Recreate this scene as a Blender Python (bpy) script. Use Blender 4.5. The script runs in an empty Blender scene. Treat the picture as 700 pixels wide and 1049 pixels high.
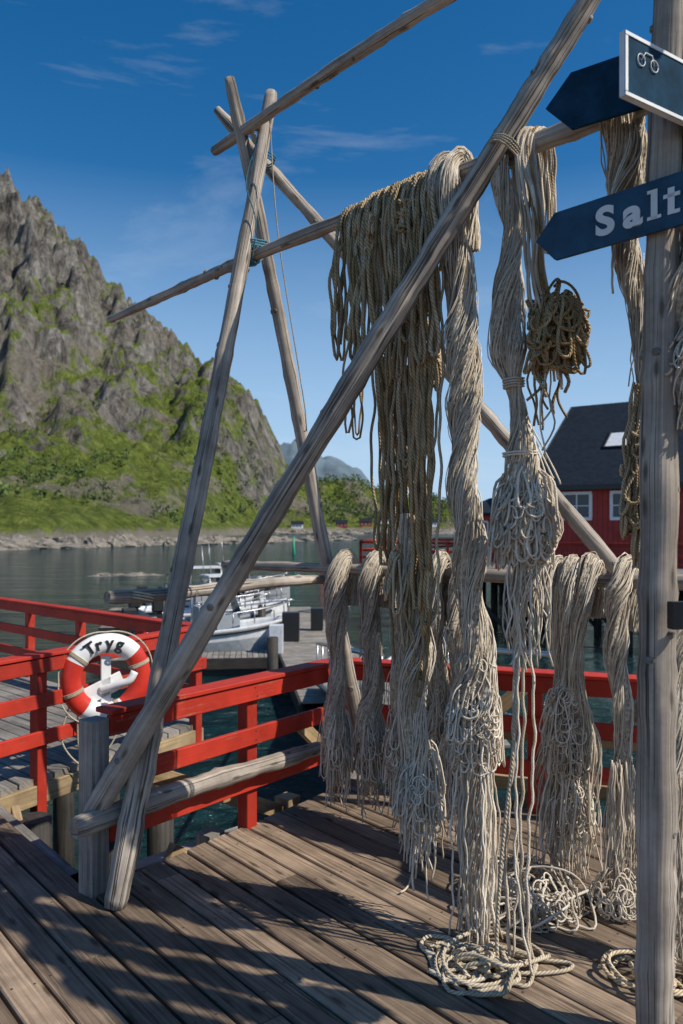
import bpy, math, random
import numpy as np
from mathutils import Vector, Matrix, noise
random.seed(7); np.random.seed(7)
R=random.random
def U(a,b): return a+(b-a)*random.random()
sc=bpy.context.scene

# ------------------------------------------------------------ mesh builder
def frames(P):
    P=np.asarray(P,float)
    T=np.gradient(P,axis=0); L=np.linalg.norm(T,axis=1); L[L==0]=1; T=T/L[:,None]
    t=T[0]; ref=np.array([0,1,0.]) if abs(t[1])<.8 else np.array([1.,0,0])
    n=ref-t*np.dot(ref,t); n/=np.linalg.norm(n)
    N=np.empty_like(P); nx,ny,nz=n
    for i,(a,b,c) in enumerate(T.tolist()):
        d=nx*a+ny*b+nz*c
        nx-=a*d; ny-=b*d; nz-=c*d
        l=math.sqrt(nx*nx+ny*ny+nz*nz) or 1
        nx/=l;ny/=l;nz/=l
        N[i]=(nx,ny,nz)
    return T,N,np.cross(T,N)
def spline(keys,n):
    K=np.asarray(keys,float); m=len(K)
    if m==2: 
        t=np.linspace(0,1,n)[:,None]; return K[0]*(1-t)+K[1]*t
    E=np.vstack([2*K[0]-K[1],K,2*K[-1]-K[-2]])
    seg=np.linalg.norm(np.diff(K[:,:3],axis=0),axis=1); cum=np.r_[0,np.cumsum(seg)]
    s=np.linspace(0,cum[-1],n); i=np.clip(np.searchsorted(cum,s,side='right')-1,0,m-2)
    t=((s-cum[i])/np.maximum(seg[i],1e-9))[:,None]
    p0,p1,p2,p3=E[i],E[i+1],E[i+2],E[i+3]
    return .5*((2*p1)+(-p0+p2)*t+(2*p0-5*p1+4*p2-p3)*t*t+(-p0+3*p1-3*p2+p3)*t**3)
class MB:
    def __init__(s): s.v=[];s.f=[];s.uv=[];s.m=[];s.sm=[];s.r=[];s.n=0
    def add(s,V,F,UV=None,mat=0,smooth=False,rnd=None):
        V=np.asarray(V,float).reshape(-1,3); k=len(V)
        if UV is None: UV=V[:,:2]
        s.v.append(V); s.uv.append(np.asarray(UV,float).reshape(-1,2))
        s.r.append(np.full(k,R() if rnd is None else rnd))
        o=s.n
        s.f.extend([tuple(i+o for i in f) for f in F]); s.m.extend([mat]*len(F)); s.sm.extend([smooth]*len(F)); s.n+=k
    def tube(s,P,r,n=6,mat=0,cap=True,rope=True,smooth=True,rnd=None,lump=0):
        P=np.asarray(P,float); m=len(P); r=np.broadcast_to(np.asarray(r,float),(m,))
        T,N,B=frames(P)
        a=np.linspace(0,2*math.pi,n+1)
        rr=np.repeat(r[:,None],n+1,1)
        if lump:
            for i in range(m):
                for j in range(n+1):
                    q=P[i]+ (N[i]*math.cos(a[j])+B[i]*math.sin(a[j]))*r[i]
                    rr[i,j]*=1+lump*noise.noise(Vector((q[0]*9,q[1]*9,q[2]*4)))+lump*.6*noise.noise(Vector((q[0]*25,q[1]*25,q[2]*5)))
        V=P[:,None,:]+rr[:,:,None]*(np.cos(a)[None,:,None]*N[:,None,:]+np.sin(a)[None,:,None]*B[:,None,:])
        L=np.r_[0,np.cumsum(np.linalg.norm(np.diff(P,axis=0),axis=1))]
        rm=float(r.mean())
        if rope: uu=L/(2*math.pi*rm); vv=a/(2*math.pi)
        else: uu=L+U(0,40); vv=a*rm
        UV=np.stack(np.broadcast_arrays(uu[:,None],vv[None,:]),-1)
        F=[]
        w=n+1
        for i in range(m-1):
            b=i*w
            for j in range(n): F.append((b+j,b+j+1,b+w+j+1,b+w+j))
        if cap:
            F.append(tuple(range(n-1,-1,-1))); F.append(tuple((m-1)*w+j for j in range(n)))
        s.add(V,F,UV,mat,smooth,rnd)
        if cap: s.sm[-1]=False; s.sm[-2]=False
    def board(s,p0,p1,w,h,up=(0,0,1),ch=.004,mat=0,rnd=None):
        p0=np.array(p0,float);p1=np.array(p1,float); a=p1-p0; L=np.linalg.norm(a); a/=L
        up=np.array(up,float); up=up-a*np.dot(a,up); up/=np.linalg.norm(up); sd=np.cross(a,up)
        W,H=w/2,h/2; c=min(ch,W*.4,H*.4)
        pr=[(-W+c,-H),(W-c,-H),(W,-H+c),(W,H-c),(W-c,H),(-W+c,H),(-W,H-c),(-W,-H+c)]
        V=[];UV=[];o=U(0,30);o2=U(0,30);per=0
        pl=pr+[pr[0]]
        for k,(x,y) in enumerate(pl):
            if k: per+=math.hypot(x-pl[k-1][0],y-pl[k-1][1])
            for q,l in ((p0,0),(p1,L)):
                V.append(q+sd*x+up*y); UV.append((l+o,per+o2))
        F=[(2*k,2*k+2,2*k+3,2*k+1) for k in range(8)]
        F+= [tuple(2*k for k in range(7,-1,-1)),tuple(2*k+1 for k in range(8))]
        s.add(V,F,UV,mat,False,rnd)
    def box(s,c,d,rot=0,mat=0,ch=.004,rnd=None):
        c=np.array(c,float); a=np.array([math.cos(rot),math.sin(rot),0])*d[0]/2
        s.board(c-a,c+a,d[1],d[2],(0,0,1),ch,mat,rnd)
    def prism(s,pts,ext,mat=0,matside=None):
        P=np.array(pts,float); e=np.array(ext,float); n=len(P)
        s.add(np.vstack([P,P+e]),[tuple(range(n-1,-1,-1)),tuple(range(n,2*n))],None,mat)
        s.add(np.vstack([P,P+e]),[(i,(i+1)%n,n+(i+1)%n,n+i) for i in range(n)],None,mat if matside is None else matside)
    def build(s,name,mats,parent=None):
        me=bpy.data.meshes.new(name)
        me.from_pydata(np.vstack(s.v).tolist(),[],s.f)
        for m in mats: me.materials.append(m)
        me.polygons.foreach_set('material_index',s.m); me.polygons.foreach_set('use_smooth',s.sm)
        uv=me.uv_layers.new(name='UVMap'); li=np.empty(len(me.loops),np.int32); me.loops.foreach_get('vertex_index',li)
        uv.data.foreach_set('uv',np.vstack(s.uv)[li].astype(np.float32).ravel())
        at=me.attributes.new('rnd','FLOAT','POINT'); at.data.foreach_set('value',np.concatenate(s.r).astype(np.float32))
        me.update()
        o=bpy.data.objects.new(name,me); sc.collection.objects.link(o)
        if parent: o.parent=parent
        return o
def empty(name,loc=(0,0,0)):
    o=bpy.data.objects.new(name,None); o.location=loc; sc.collection.objects.link(o); return o

# ------------------------------------------------------------ materials
def nd(nt,t,at=None,**kw):
    n=nt.nodes.new(t)
    for k,v in (at or {}).items(): setattr(n,k,v)
    for k,v in kw.items():
        k=k.replace('_',' ')
        if k in n.inputs: n.inputs[k].default_value=v
    return n
def base(name):
    m=bpy.data.materials.new(name); m.use_nodes=True; nt=m.node_tree
    return m,nt,nt.nodes['Principled BSDF']
def c4(c): return (c[0],c[1],c[2],1)
def ramp(nt,fac,stops):
    r=nt.nodes.new('ShaderNodeValToRGB'); e=r.color_ramp.elements
    while len(e)<len(stops): e.new(.5)
    for i,(p,c) in enumerate(stops):
        e[i].position=p; e[i].color=c4(c) if isinstance(c,(tuple,list)) else (c,c,c,1)
    nt.links.new(fac,r.inputs[0]); return r.outputs[0]
def mixc(nt,f,a,b,bt='MIX'):
    m=nt.nodes.new('ShaderNodeMix'); m.data_type='RGBA'; m.blend_type=bt
    for s,v in ((m.inputs[0],f),(m.inputs[6],a),(m.inputs[7],b)):
        if isinstance(v,(int,float)): s.default_value=v
        elif isinstance(v,tuple): s.default_value=c4(v)
        else: nt.links.new(v,s)
    return m.outputs[2]
def mth(nt,op,a,b=None,c=None):
    m=nt.nodes.new('ShaderNodeMath'); m.operation=op
    for i,v in enumerate((a,b,c)):
        if v is None: continue
        if isinstance(v,(int,float)): m.inputs[i].default_value=v
        else: nt.links.new(v,m.inputs[i])
    return m.outputs[0]
def mapping(nt,src,scale,loc=(0,0,0),rot=(0,0,0)):
    mp=nt.nodes.new('ShaderNodeMapping'); mp.inputs['Scale'].default_value=scale; mp.inputs['Location'].default_value=loc; mp.inputs['Rotation'].default_value=rot
    nt.links.new(src,mp.inputs[0]); return mp.outputs[0]
def noi(nt,vec,scale,detail=4,rough=.55,dist=0):
    n=nd(nt,'ShaderNodeTexNoise',Scale=scale,Detail=detail,Roughness=rough,Distortion=dist); nt.links.new(vec,n.inputs['Vector']); return n.outputs['Fac']
def bump(nt,b,h,st,d=.01):
    bn=nd(nt,'ShaderNodeBump',Strength=st,Distance=d); nt.links.new(h,bn.inputs['Height']); nt.links.new(bn.outputs[0],b.inputs['Normal'])
def wood(name,dark,light,su=1.5,sv=70,rough=.85,crack=.6,bs=.5,paint=None,var=.5,knots=0,lo=.3,hi=.72,fine=False,gt=.50,stain=(.5,1.15)):
    m,nt,b=base(name); tc=nt.nodes.new('ShaderNodeTexCoord'); at=nd(nt,'ShaderNodeAttribute',{'attribute_name':'rnd'})
    uv=tc.outputs['UV']
    kf=None
    if knots:
        v=nd(nt,'ShaderNodeTexVoronoi',{'voronoi_dimensions':'2D'},Scale=1.0); nt.links.new(mapping(nt,uv,(1.7*knots,6*knots,1)),v.inputs['Vector'])
        kn=noi(nt,mapping(nt,uv,(40,60,1)),1,2,.5)
        kd=mth(nt,'MULTIPLY_ADD',kn,.06,v.outputs['Distance'])
        kf=ramp(nt,kd,[(.07,1.),(.14,0.)])
    g=noi(nt,mapping(nt,uv,(su*2,sv,1)),1,5,.6,.15)
    g2=noi(nt,mapping(nt,uv,(su*.6,sv*.18,1)),1,4,.6,.4)
    big=noi(nt,tc.outputs['Object'],2.3,6,.7)
    col=ramp(nt,g,[(lo,dark),(hi,light)])
    cr=ramp(nt,g2,[(.31,0.0),(.37,1.0)])
    if fine:
        g3=noi(nt,mapping(nt,uv,(su*.7,sv*.5,1),(7,3,0)),1,2,.5,.1)
        cr2=ramp(nt,mth(nt,'ABSOLUTE',mth(nt,'SUBTRACT',g3,.5)),[(.004,0.),(.020,1.)])
        gate=ramp(nt,noi(nt,mapping(nt,uv,(1.2,8,1),(2,9,0)),1,3,.6),[(gt,0.),(gt+.06,1.)])
        cr2=mth(nt,'SUBTRACT',1,mth(nt,'MULTIPLY',mth(nt,'SUBTRACT',1,cr2),gate))
        cr=mth(nt,'MULTIPLY',cr,cr2)
    if paint:
        pv=mixc(nt,ramp(nt,big,[(.3,0.),(.7,1.)]),tuple(x*.6 for x in paint),tuple(min(1,x*1.12) for x in paint))
        wear=mth(nt,'ADD',mth(nt,'MULTIPLY',g,.55),mth(nt,'MULTIPLY',noi(nt,tc.outputs['Object'],9,5,.7),.45))
        col=mixc(nt,ramp(nt,wear,[(.56,0.),(.66,.8)]),pv,tuple(x for x in light))
    else:
        col=mixc(nt,mth(nt,'MULTIPLY',mth(nt,'SUBTRACT',1,cr),crack),col,tuple(x*.3 for x in dark))
        st=ramp(nt,big,[(.3,stain[0]),(.7,stain[1])])
        col=mixc(nt,1,col,st,'MULTIPLY')
        if kf is not None: col=mixc(nt,mth(nt,'MULTIPLY',kf,.8),col,tuple(x*.35 for x in dark))
    vv=mth(nt,'MULTIPLY_ADD',at.outputs['Fac'],var,1-var*.5)
    cx=nt.nodes.new('ShaderNodeCombineXYZ')
    for i in range(3): nt.links.new(vv,cx.inputs[i])
    col=mixc(nt,1,col,cx.outputs[0],'MULTIPLY')
    nt.links.new(col,b.inputs['Base Color']); b.inputs['Roughness'].default_value=rough; b.inputs['Specular IOR Level'].default_value=.3
    h=mth(nt,'ADD',mth(nt,'MULTIPLY',g,.5),mth(nt,'MULTIPLY',cr,.8)) if not paint else mth(nt,'MULTIPLY',g,.5)
    bump(nt,b,h,bs,.006)
    return m
M_pole=wood('weathered_pole_wood',(.24,.19,.145),(.62,.545,.46),.4,60,.88,.9,.9,knots=1.5,var=.25,lo=.28,hi=.70,fine=True,gt=.44,stain=(.42,1.15))
M_deck=wood('deck_wood',(.105,.070,.045),(.40,.295,.205),.8,65,.72,.65,.6,var=.75,knots=1.1,lo=.28,hi=.72,fine=True)
M_grey=wood('grey_timber',(.17,.15,.125),(.40,.365,.32),1.0,60,.85,.6,.5,fine=True)
M_tan=wood('new_pine_timber',(.30,.20,.10),(.52,.39,.22),1,50,.7,.25,.3)
M_dark=wood('wet_piling_wood',(.02,.018,.015),(.07,.06,.05),1,40,.7,.5,.5)
M_red=wood('red_paint_wood',(.2,.1,.07),(.30,.13,.09),1.2,60,.6,.2,.4,paint=(.48,.036,.018),var=.35)
def ropemat(name,dark,light,bs=.8,nscale=14,contrast=.45):
    m,nt,b=base(name); tc=nt.nodes.new('ShaderNodeTexCoord'); at=nd(nt,'ShaderNodeAttribute',{'attribute_name':'rnd'})
    sp=nt.nodes.new('ShaderNodeSeparateXYZ'); nt.links.new(tc.outputs['UV'],sp.inputs[0])
    ph=mth(nt,'MULTIPLY',mth(nt,'ADD',mth(nt,'MULTIPLY',sp.outputs[0],.9),sp.outputs[1]),3*2*math.pi)
    s=mth(nt,'MULTIPLY_ADD',mth(nt,'SINE',ph),.5,.5)
    n=noi(nt,tc.outputs['Object'],nscale,4,.65)
    n=mth(nt,'ADD',mth(nt,'MULTIPLY',n,.65),mth(nt,'MULTIPLY',at.outputs['Fac'],.35))
    col=ramp(nt,n,[(.3,dark),(.68,light)])
    col=mixc(nt,mth(nt,'MULTIPLY',mth(nt,'POWER',mth(nt,'SUBTRACT',1,s),2.0),contrast),col,tuple(x*.35 for x in dark))
    nt.links.new(col,b.inputs['Base Color']); b.inputs['Roughness'].default_value=.95; b.inputs['Specular IOR Level'].default_value=.15
    bump(nt,b,s,bs,.002); return m
M_net=ropemat('pale_net_twine',(.46,.37,.27),(.87,.79,.66),.3,12,.25)
M_net2=ropemat('grey_net_twine',(.34,.285,.215),(.70,.62,.51),.3,12,.25)
M_rope=ropemat('tan_rope',(.34,.24,.13),(.76,.62,.42),1,18,.65)
M_rope2=ropemat('brown_rope',(.25,.16,.07),(.62,.45,.25),1,18,.65)
M_cream=ropemat('cream_rope',(.44,.36,.25),(.76,.66,.50),1,18,.6)
M_blue=ropemat('blue_twine',(.05,.16,.22),(.15,.35,.42),1,18,.4)
def coremat(name,dark,light):
    m,nt,b=base(name); tc=nt.nodes.new('ShaderNodeTexCoord')
    f1=noi(nt,mapping(nt,tc.outputs['UV'],(2.0,60,1),rot=(0,0,.02)),1,4,.7,.8)
    f2=noi(nt,mapping(nt,tc.outputs['UV'],(9,34,1)),1,3,.6,.5)
    v=nd(nt,'ShaderNodeTexVoronoi',Scale=1.0); nt.links.new(mapping(nt,tc.outputs['UV'],(14,26,1)),v.inputs['Vector'])
    h=mth(nt,'ADD',mth(nt,'MULTIPLY',f1,.6),mth(nt,'ADD',mth(nt,'MULTIPLY',f2,.4),mth(nt,'MULTIPLY',v.outputs['Distance'],.22)))
    nt.links.new(ramp(nt,h,[(.42,tuple(x*.3 for x in dark)),(.56,dark),(.72,light)]),b.inputs['Base Color']); b.inputs['Roughness'].default_value=.95; b.inputs['Specular IOR Level'].default_value=.1
    bump(nt,b,h,1,.014); return m
M_core=coremat('gathered_net',(.38,.31,.225),(.76,.68,.55))
def plain(name,c,rough=.5,metal=0,nz=.12,scale=8,spec=.5):
    m,nt,b=base(name); tc=nt.nodes.new('ShaderNodeTexCoord')
    n=noi(nt,tc.outputs['Object'],scale,5,.65)
    nt.links.new(ramp(nt,n,[(.25,tuple(x*(1-nz*2) for x in c)),(.75,tuple(min(1,x*(1+nz)) for x in c))]),b.inputs['Base Color'])
    b.inputs['Roughness'].default_value=rough; b.inputs['Metallic'].default_value=metal; b.inputs['Specular IOR Level'].default_value=spec; return m
M_white=plain('white_paint',(.78,.78,.76),.45,nz=.1)
M_sign=plain('blue_sign_paint',(.020,.074,.135),.5,nz=.3,scale=9,spec=.3)
M_sign2=plain('teal_sign_paint',(.014,.050,.090),.75,nz=.3,scale=9,spec=.06)
M_black=plain('black_plastic',(.02,.02,.02),.4)
M_metal=plain('galvanised_metal',(.5,.5,.5),.35,.9)
M_glass=plain('window_glass',(.03,.045,.06),.08)
M_buoyred=plain('buoy_red',(.62,.035,.018),.45,nz=.2)
M_hull=plain('hull_white',(.70,.71,.72),.35)
M_hullgrey=plain('hull_grey',(.33,.35,.37),.35)
M_nail=plain('rusty_nail',(.05,.035,.028),.6)
M_orange=plain('orange_canvas',(.7,.28,.08),.8)

# ------------------------------------------------------------ camera
cam=bpy.data.cameras.new('camera'); co=bpy.data.objects.new('camera',cam); sc.collection.objects.link(co); sc.camera=co
co.location=(0,0,1.7); co.rotation_euler=(math.pi/2,0,0); cam.sensor_fit='VERTICAL'; cam.sensor_height=36; cam.lens=28; cam.shift_y=.0129
cam.clip_end=12000; cam.dof.use_dof=True; cam.dof.focus_distance=3.6; cam.dof.aperture_fstop=3.5

# ------------------------------------------------------------ world / sun
SE=math.radians(46); SA=math.radians(112)
w=bpy.data.worlds.new('World'); sc.world=w; w.use_nodes=True; nt=w.node_tree; bg=nt.nodes['Background']
sky=nt.nodes.new('ShaderNodeTexSky'); sky.sky_type='NISHITA'; sky.sun_disc=False; sky.sun_elevation=SE; sky.sun_rotation=SA
sky.air_density=1.0; sky.dust_density=.4; sky.ozone_density=2.4
tc=nt.nodes.new('ShaderNodeTexCoord')
cn=noi(nt,mapping(nt,tc.outputs['Generated'],(1.0,1.0,4.8),(2.3,1.7,.4),(0,.45,.4)),1.6,9,.62,1.1)
cf=ramp(nt,cn,[(.56,0.),(.88,.26)])
hs=nd(nt,'ShaderNodeHueSaturation',Saturation=1.42,Value=.97); nt.links.new(sky.outputs[0],hs.inputs['Color'])
sz=nt.nodes.new('ShaderNodeSeparateXYZ'); nt.links.new(tc.outputs['Generated'],sz.inputs[0])
hf=ramp(nt,sz.outputs[2],[(0,.92),(.14,.62),(.40,0.)])
hc=mixc(nt,hf,hs.outputs[0],(4.0,5.7,8.0))
cc=mixc(nt,cf,hc,(8,8.3,8.8))
nt.links.new(cc,bg.inputs[0]); bg.inputs[1].default_value=.115
sl=bpy.data.lights.new('sun','SUN'); sl.energy=5.0; sl.angle=math.radians(.5); sl.color=(1,.94,.84)
so=bpy.data.objects.new('sun',sl); sc.collection.objects.link(so)
D=Vector((math.sin(SA)*math.cos(SE),math.cos(SA)*math.cos(SE),math.sin(SE))); so.rotation_euler=D.to_track_quat('Z','Y').to_euler(); so.location=(20,0,20)
sc.view_settings.view_transform='Standard'; sc.view_settings.look='None'; sc.view_settings.exposure=0

# ------------------------------------------------------------ deck
az=math.radians(-40); Vd=np.array([math.sin(az),math.cos(az)]); Ud=np.array([math.cos(az),-math.sin(az)])
N0=np.array([-1.17,3.70]); C0=np.array([-.0,5.2]); R0=np.array([4.6,3.45])
A0=np.array([-3.3,3.10]); A1=np.array([-1.22,6.88]); B1=np.array([-6.9,12.07])
def clip(P,p,q):
    d=q-p; out=[]
    sd=[(d[0]*(v[1]-p[1])-d[1]*(v[0]-p[0])) for v in P]
    for i in range(len(P)):
        a,b=P[i],P[(i+1)%len(P)]; sa,sb=sd[i],sd[(i+1)%len(P)]
        if sa<=0: out.append(a)
        if (sa<0<sb) or (sb<0<sa): t=sa/(sa-sb); out.append(a+(b-a)*t)
    return out
def planks(mb,nail,dirv,perp,s0,s1,t0,t1,edges,wd=.142,gap=.012,z=0,seg=3.6):
    s=s0
    while s<s1:
        g_=gap*U(.7,1.5); a,b=s+g_/2,s+wd-g_/2; tt=t0-U(0,seg)
        zz=z+U(-.003,.003)
        while tt<t1:
            te=tt+seg-.005
            P=[perp*a+dirv*tt,perp*b+dirv*tt,perp*b+dirv*te,perp*a+dirv*te]
            for e in edges:
                P=clip(P,*e)
                if len(P)<3: break
            if len(P)>=3:
                n=len(P); S=[p@perp for p in P]; Tt=[p@dirv for p in P]
                top=[perp*min(max(S[i],a+.005),b-.005)+dirv*Tt[i] for i in range(n)]
                V=[(p[0],p[1],zz) for p in top]+[(p[0],p[1],zz-.006) for p in P]+[(p[0],p[1],zz-.042) for p in P]
                o=U(0,50);o2=U(0,50)
                UV=[(Tt[i]+o,S[i]+o2) for i in range(n)]*2+[(Tt[i]+o,S[i]+o2+.04) for i in range(n)]
                F=[tuple(range(n))]+[(i+n,(i+1)%n+n,(i+1)%n,i) for i in range(n)]+[(i+2*n,(i+1)%n+2*n,(i+1)%n+n,i+n) for i in range(n)]
                mb.add(V,F,UV,0)
                if nail:
                    q=math.ceil(min(Tt)/.6)*.6
                    while q<max(Tt):
                        for ss in (a+.025,b-.025):
                            c=perp*(ss+U(-.005,.005))+dirv*(q+U(-.012,.012))
                            if -2.6<c[0]<2.5 and 2<c[1]<5.2:
                                if all(((e[1]-e[0])[0]*(c[1]-e[0][1])-(e[1]-e[0])[1]*(c[0]-e[0][0]))<0 for e in edges):
                                    nail.add([(c[0]+.0055*math.cos(x),c[1]+.0055*math.sin(x),zz+.0012) for x in np.arange(6)*math.pi/3],[tuple(range(6))])
                        q+=.6
            tt+=seg
        s+=wd
mb=MB(); nl=MB(); sN=float(N0@Ud)
planks(mb,nl,Vd,Ud,sN,sN+7,-8,8,[(N0,C0),(C0,R0)],)
planks(mb,nl,Vd,Ud,sN-.142*40,sN-.01,-8,9,[(A0,A1)])
deck=mb.build('wooden_deck',[M_deck]); n_=nl.build('deck_nails',[M_nail],deck)
mb=MB()
dl=(B1-A1)/np.linalg.norm(B1-A1); pf=np.array([-dl[1],dl[0]])
if pf@(A0-A1)<0: pf=-pf
planks(mb,None,dl,pf,float(A1@pf)-.02,float(A1@pf)+8,float(A1@dl)-6,float(A1@dl)+9,[(A1+.01,A0+.01)],z=-.003)
mb.build('side_deck',[M_grey])

# substructure timber
mb=MB()
def edgebeam(p,q,off,z,h=.2,w=.06,m=0):
    p=np.array(p);q=np.array(q); d=(q-p)/np.linalg.norm(q-p); n=np.array([-d[1],d[0]])*off
    mb.board((*(p+n),z),(*(q+n),z),w,h,mat=m)
edgebeam(N0,C0,-.05,-.15,m=1); edgebeam(C0,R0,-.05,-.15,m=1)
edgebeam(N0-Vd*4,N0+Vd*1.75,-.06,-.15,m=1)
edgebeam(A0,A1,.0,-.11,.13,.07)
edgebeam(A1,B1,.05,-.12,.18,.07,m=1)
for k in range(4):
    p=N0+np.array([-.25-.16*k,.6+.12*k]); q=C0+np.array([-.25-.16*k,.3+.12*k])
    mb.board((*p,-.55),(*q,-.55),.13,.04,mat=k%2)
for (a,b) in [((-1.35,3.95,-.9),(-.55,4.75,-.15)),((-.95,4.4,-.1),(-.35,5.2,-.75)),((-1.15,4.2,.16),(.0,5.65,.16)),((-1.05,4.15,.42),(-.25,5.3,-.25)),((-1.2,4.2,-.28),(-.3,5.4,-.28)),((-.3,5.3,.4),(.2,5.9,-.3)),
              ((.1,5.45,.38),(2.9,4.4,.38)),((.3,5.5,.02),(3.2,4.45,.02)),((.15,5.4,-.3),(1.2,5.2,.65)),((1.0,5.3,-.3),(1.9,4.85,.65)),((-1.6,4.2,-.35),(-2.05,5.0,-.1))]:
    mb.board(a,b,.05,.09)
for p in [(-1.3,3.95),(-.75,4.55),(-.35,5.15),(.1,5.55),(1.4,5.0),(2.8,4.5)]:
    mb.board((*p,-2.8),(*p,-.05),.12,.12,up=(.6,.8,0),mat=0 if R()<.4 else 1)
for p in [(-1.9,4.9),(-2.5,5.4),(-1.5,6.6),(-3,8.6),(-1.4,4.9),(-4.5,10),(-2.2,7.5)]:
    mb.tube([(*p,-3),(*p,-.1)],.11,10,mat=2,rope=False)
for k in range(5):
    mb.board((-2.1+.13*k,4.75+.05*k,-.14*k-.2),(-1.6+.13*k,4.35+.05*k,-.14*k-.2),.16,.035,mat=1)
mb.build('deck_substructure',[M_tan,M_grey,M_dark])

# ------------------------------------------------------------ railings
def railing(name,p,q,posts,inner,zt=.84,boards=(.765,.52,.27),cap=True,bh=.097,ext=(0,0)):
    mb=MB(); p=np.array(p,float);q=np.array(q,float); d=(q-p)/np.linalg.norm(q-p); n=np.array([-d[1],d[0]])*inner
    L=np.linalg.norm(q-p)
    for t in posts:
        c=p+d*t; mb.board((*c,-.28),(*c,zt-.032),.08,.08,up=(*n,0))
    for z in boards:
        t=-ext[0]
        while t<L+ext[1]-.05:
            te=min(t+2.9,L+ext[1]); a=p+d*t+n*.056; b=p+d*(te-.003)+n*.056
            mb.board((*a,z+U(-.005,.005)),(*b,z+U(-.006,.006)),.03,bh); t=te
            for tp in posts:
                for dz in (-.025,.025):
                    c=p+d*(tp+U(-.01,.01))+n*.0715; mb.tube([(*c,z+dz),(*(c+n*.002),z+dz)],.005,6,1,rope=False)
    if cap: mb.board((*(p-d*ext[0]+n*.02),zt-.012),(*(q+d*ext[1]+n*.02),zt-.012),.13,.024)
    return mb.build(name,[M_red,M_nail])
LNC=np.linalg.norm(C0-N0)
railing('red_railing',N0+[.04,.05],C0,[.97,LNC-.1],-1)
railing('red_railing',C0+[.03,-.04],R0,[.35,1.2,2.05,3.0,4.1],-1)
railing('red_railing',A0,A1,[.5,1.7,2.6,3.55,4.25],-1)
railing('red_railing',A1,B1,[.9,2.0,3.1,4.2,5.3,6.4,7.4],1)
mb=MB(); mb.board((N0[0]+.02,N0[1]+.0,-.5),(N0[0]+.02,N0[1]+.0,.80),.10,.10,up=(.6,.8,0)); mb.build('railing_end_post',[M_grey])

# ------------------------------------------------------------ drying rack
rack=empty('drying_rack')
def pole(name,keys,r0,r1,n=20,wob=.016):
    mb=MB(); keys=np.array(keys,float); L=np.linalg.norm(keys[-1]-keys[0]); m=max(12,int(L/.04))
    P=spline(keys,m); t=np.linspace(0,1,m); a,b,c,e=[U(0,6) for _ in range(4)]
    P[:,0]+=wob*(np.sin(t*4+a)-np.sin(a)*(1-t)-np.sin(4+a)*t)
    P[:,2]+=wob*.7*(np.sin(t*5+b)-np.sin(b)*(1-t)-np.sin(5+b)*t)
    r=(r0+(r1-r0)*t)*(1+.03*np.sin(t*23+c)+.02*np.sin(t*51+e))
    for _ in range(int(L*2.5)):
        k=U(0,1); r=r*(1+.10*np.exp(-((t-k)*L/.03)**2))
    r[0]*=.86; r[-1]*=.86
    mb.tube(P,r,n,rope=False,lump=.14)
    T,N,B=frames(P)
    for _ in range(int(L*2.6)):
        i=int(U(.05,.95)*m); th=U(0,6.3); d=N[i]*math.cos(th)+B[i]*math.sin(th); c0=P[i]+d*r[i]*.75; rk=U(.010,.017)
        mb.tube([c0,P[i]+d*r[i]*1.0,P[i]+d*(r[i]*1.0+.005)],[rk*1.3,rk,rk*.7],8,1,rope=False)
    return mb.build(name,[M_pole,M_grey],rack)
pole('front_leg',[(-1.006,3.54,0),(-.388,4.40,4.09)],.056,.035)
pole('back_leg',[(.2,5.05,0),(-.61,4.325,4.13)],.048,.032)
pole('long_back_brace',[(2.7,4.2,0),(-.72,4.6,4.10)],.050,.030)
pole('long_front_brace',[(-1.15,3.66,.36),(.916,2.93,3.632),(1.30,2.80,4.25)],.053,.039)
pole('ridge_pole',[(-.73,4.58,3.85),(.48,3.26,3.87),(1.6,2.05,3.85)],.028,.035)
H2=np.array([(-1.64,5.63,3.15),(-.473,4.29,3.15),(.135,3.66,3.15),(.71,3.05,3.15),(.936,2.83,3.15),(1.128,2.63,3.15),(2.2,1.5,3.15)])
pole('net_hanging_pole',H2,.026,.044,wob=.0)
pole('lower_cross_bar',[(-1.08,3.67,1.366),(-.05,4.86,1.37)],.034,.028)
pole('lower_net_pole',[(-.78,5.25,1.44),(1.34,3.78,1.45),(2.2,3.19,1.46)],.028,.042)
pole('bottom_log',[(-1.18,3.52,.36),(-.10,4.88,.35)],.052,.042)
pole('sign_post_pole',[(1.03,2.62,0),(1.05,2.55,2.6),(1.07,2.5,4.3)],.062,.049)
mb=MB()
def wrap(c,axis,rad,turns,mat,tr=.005,wd=.04):
    ax=Vector(axis).normalized(); u=ax.orthogonal().normalized(); v=ax.cross(u); P=[]
    for i in range(int(turns*14)+1):
        a=i/14*2*math.pi; q=Vector(c)+ax*(i/(turns*14)-.5)*wd+ (u*math.cos(a)+v*math.sin(a))*(rad+.004*math.sin(a*1.7+i)); P.append(q)
    mb.tube(P,tr,6,mat)
wrap((-.478,4.29,3.15),(.65,-.75,.1),.046,6,0,.005,.07); wrap((-.46,4.25,3.2),(.1,-.2,1),.06,3,0)
wrap((-.45,4.36,3.83),(.65,-.75,.3),.05,5,1,.004); wrap((-.42,4.36,3.7),(.2,.2,1),.052,3,0,.004,.05)
wrap((.62,3.02,3.12),(.6,0,.8),.068,4,1,.004); wrap((-.95,3.78,1.36),(.2,.2,1),.055,3,1,.004)
wrap((1.0,2.76,3.13),(.6,-.7,.2),.065,5,1,.004)
mb.tube(spline([(-.38,4.2,3.85),(-.33,4.2,3.2),(-.19,4.2,2.3),(-.2,4.25,2.2)],30),.0035,5,1)
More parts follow.
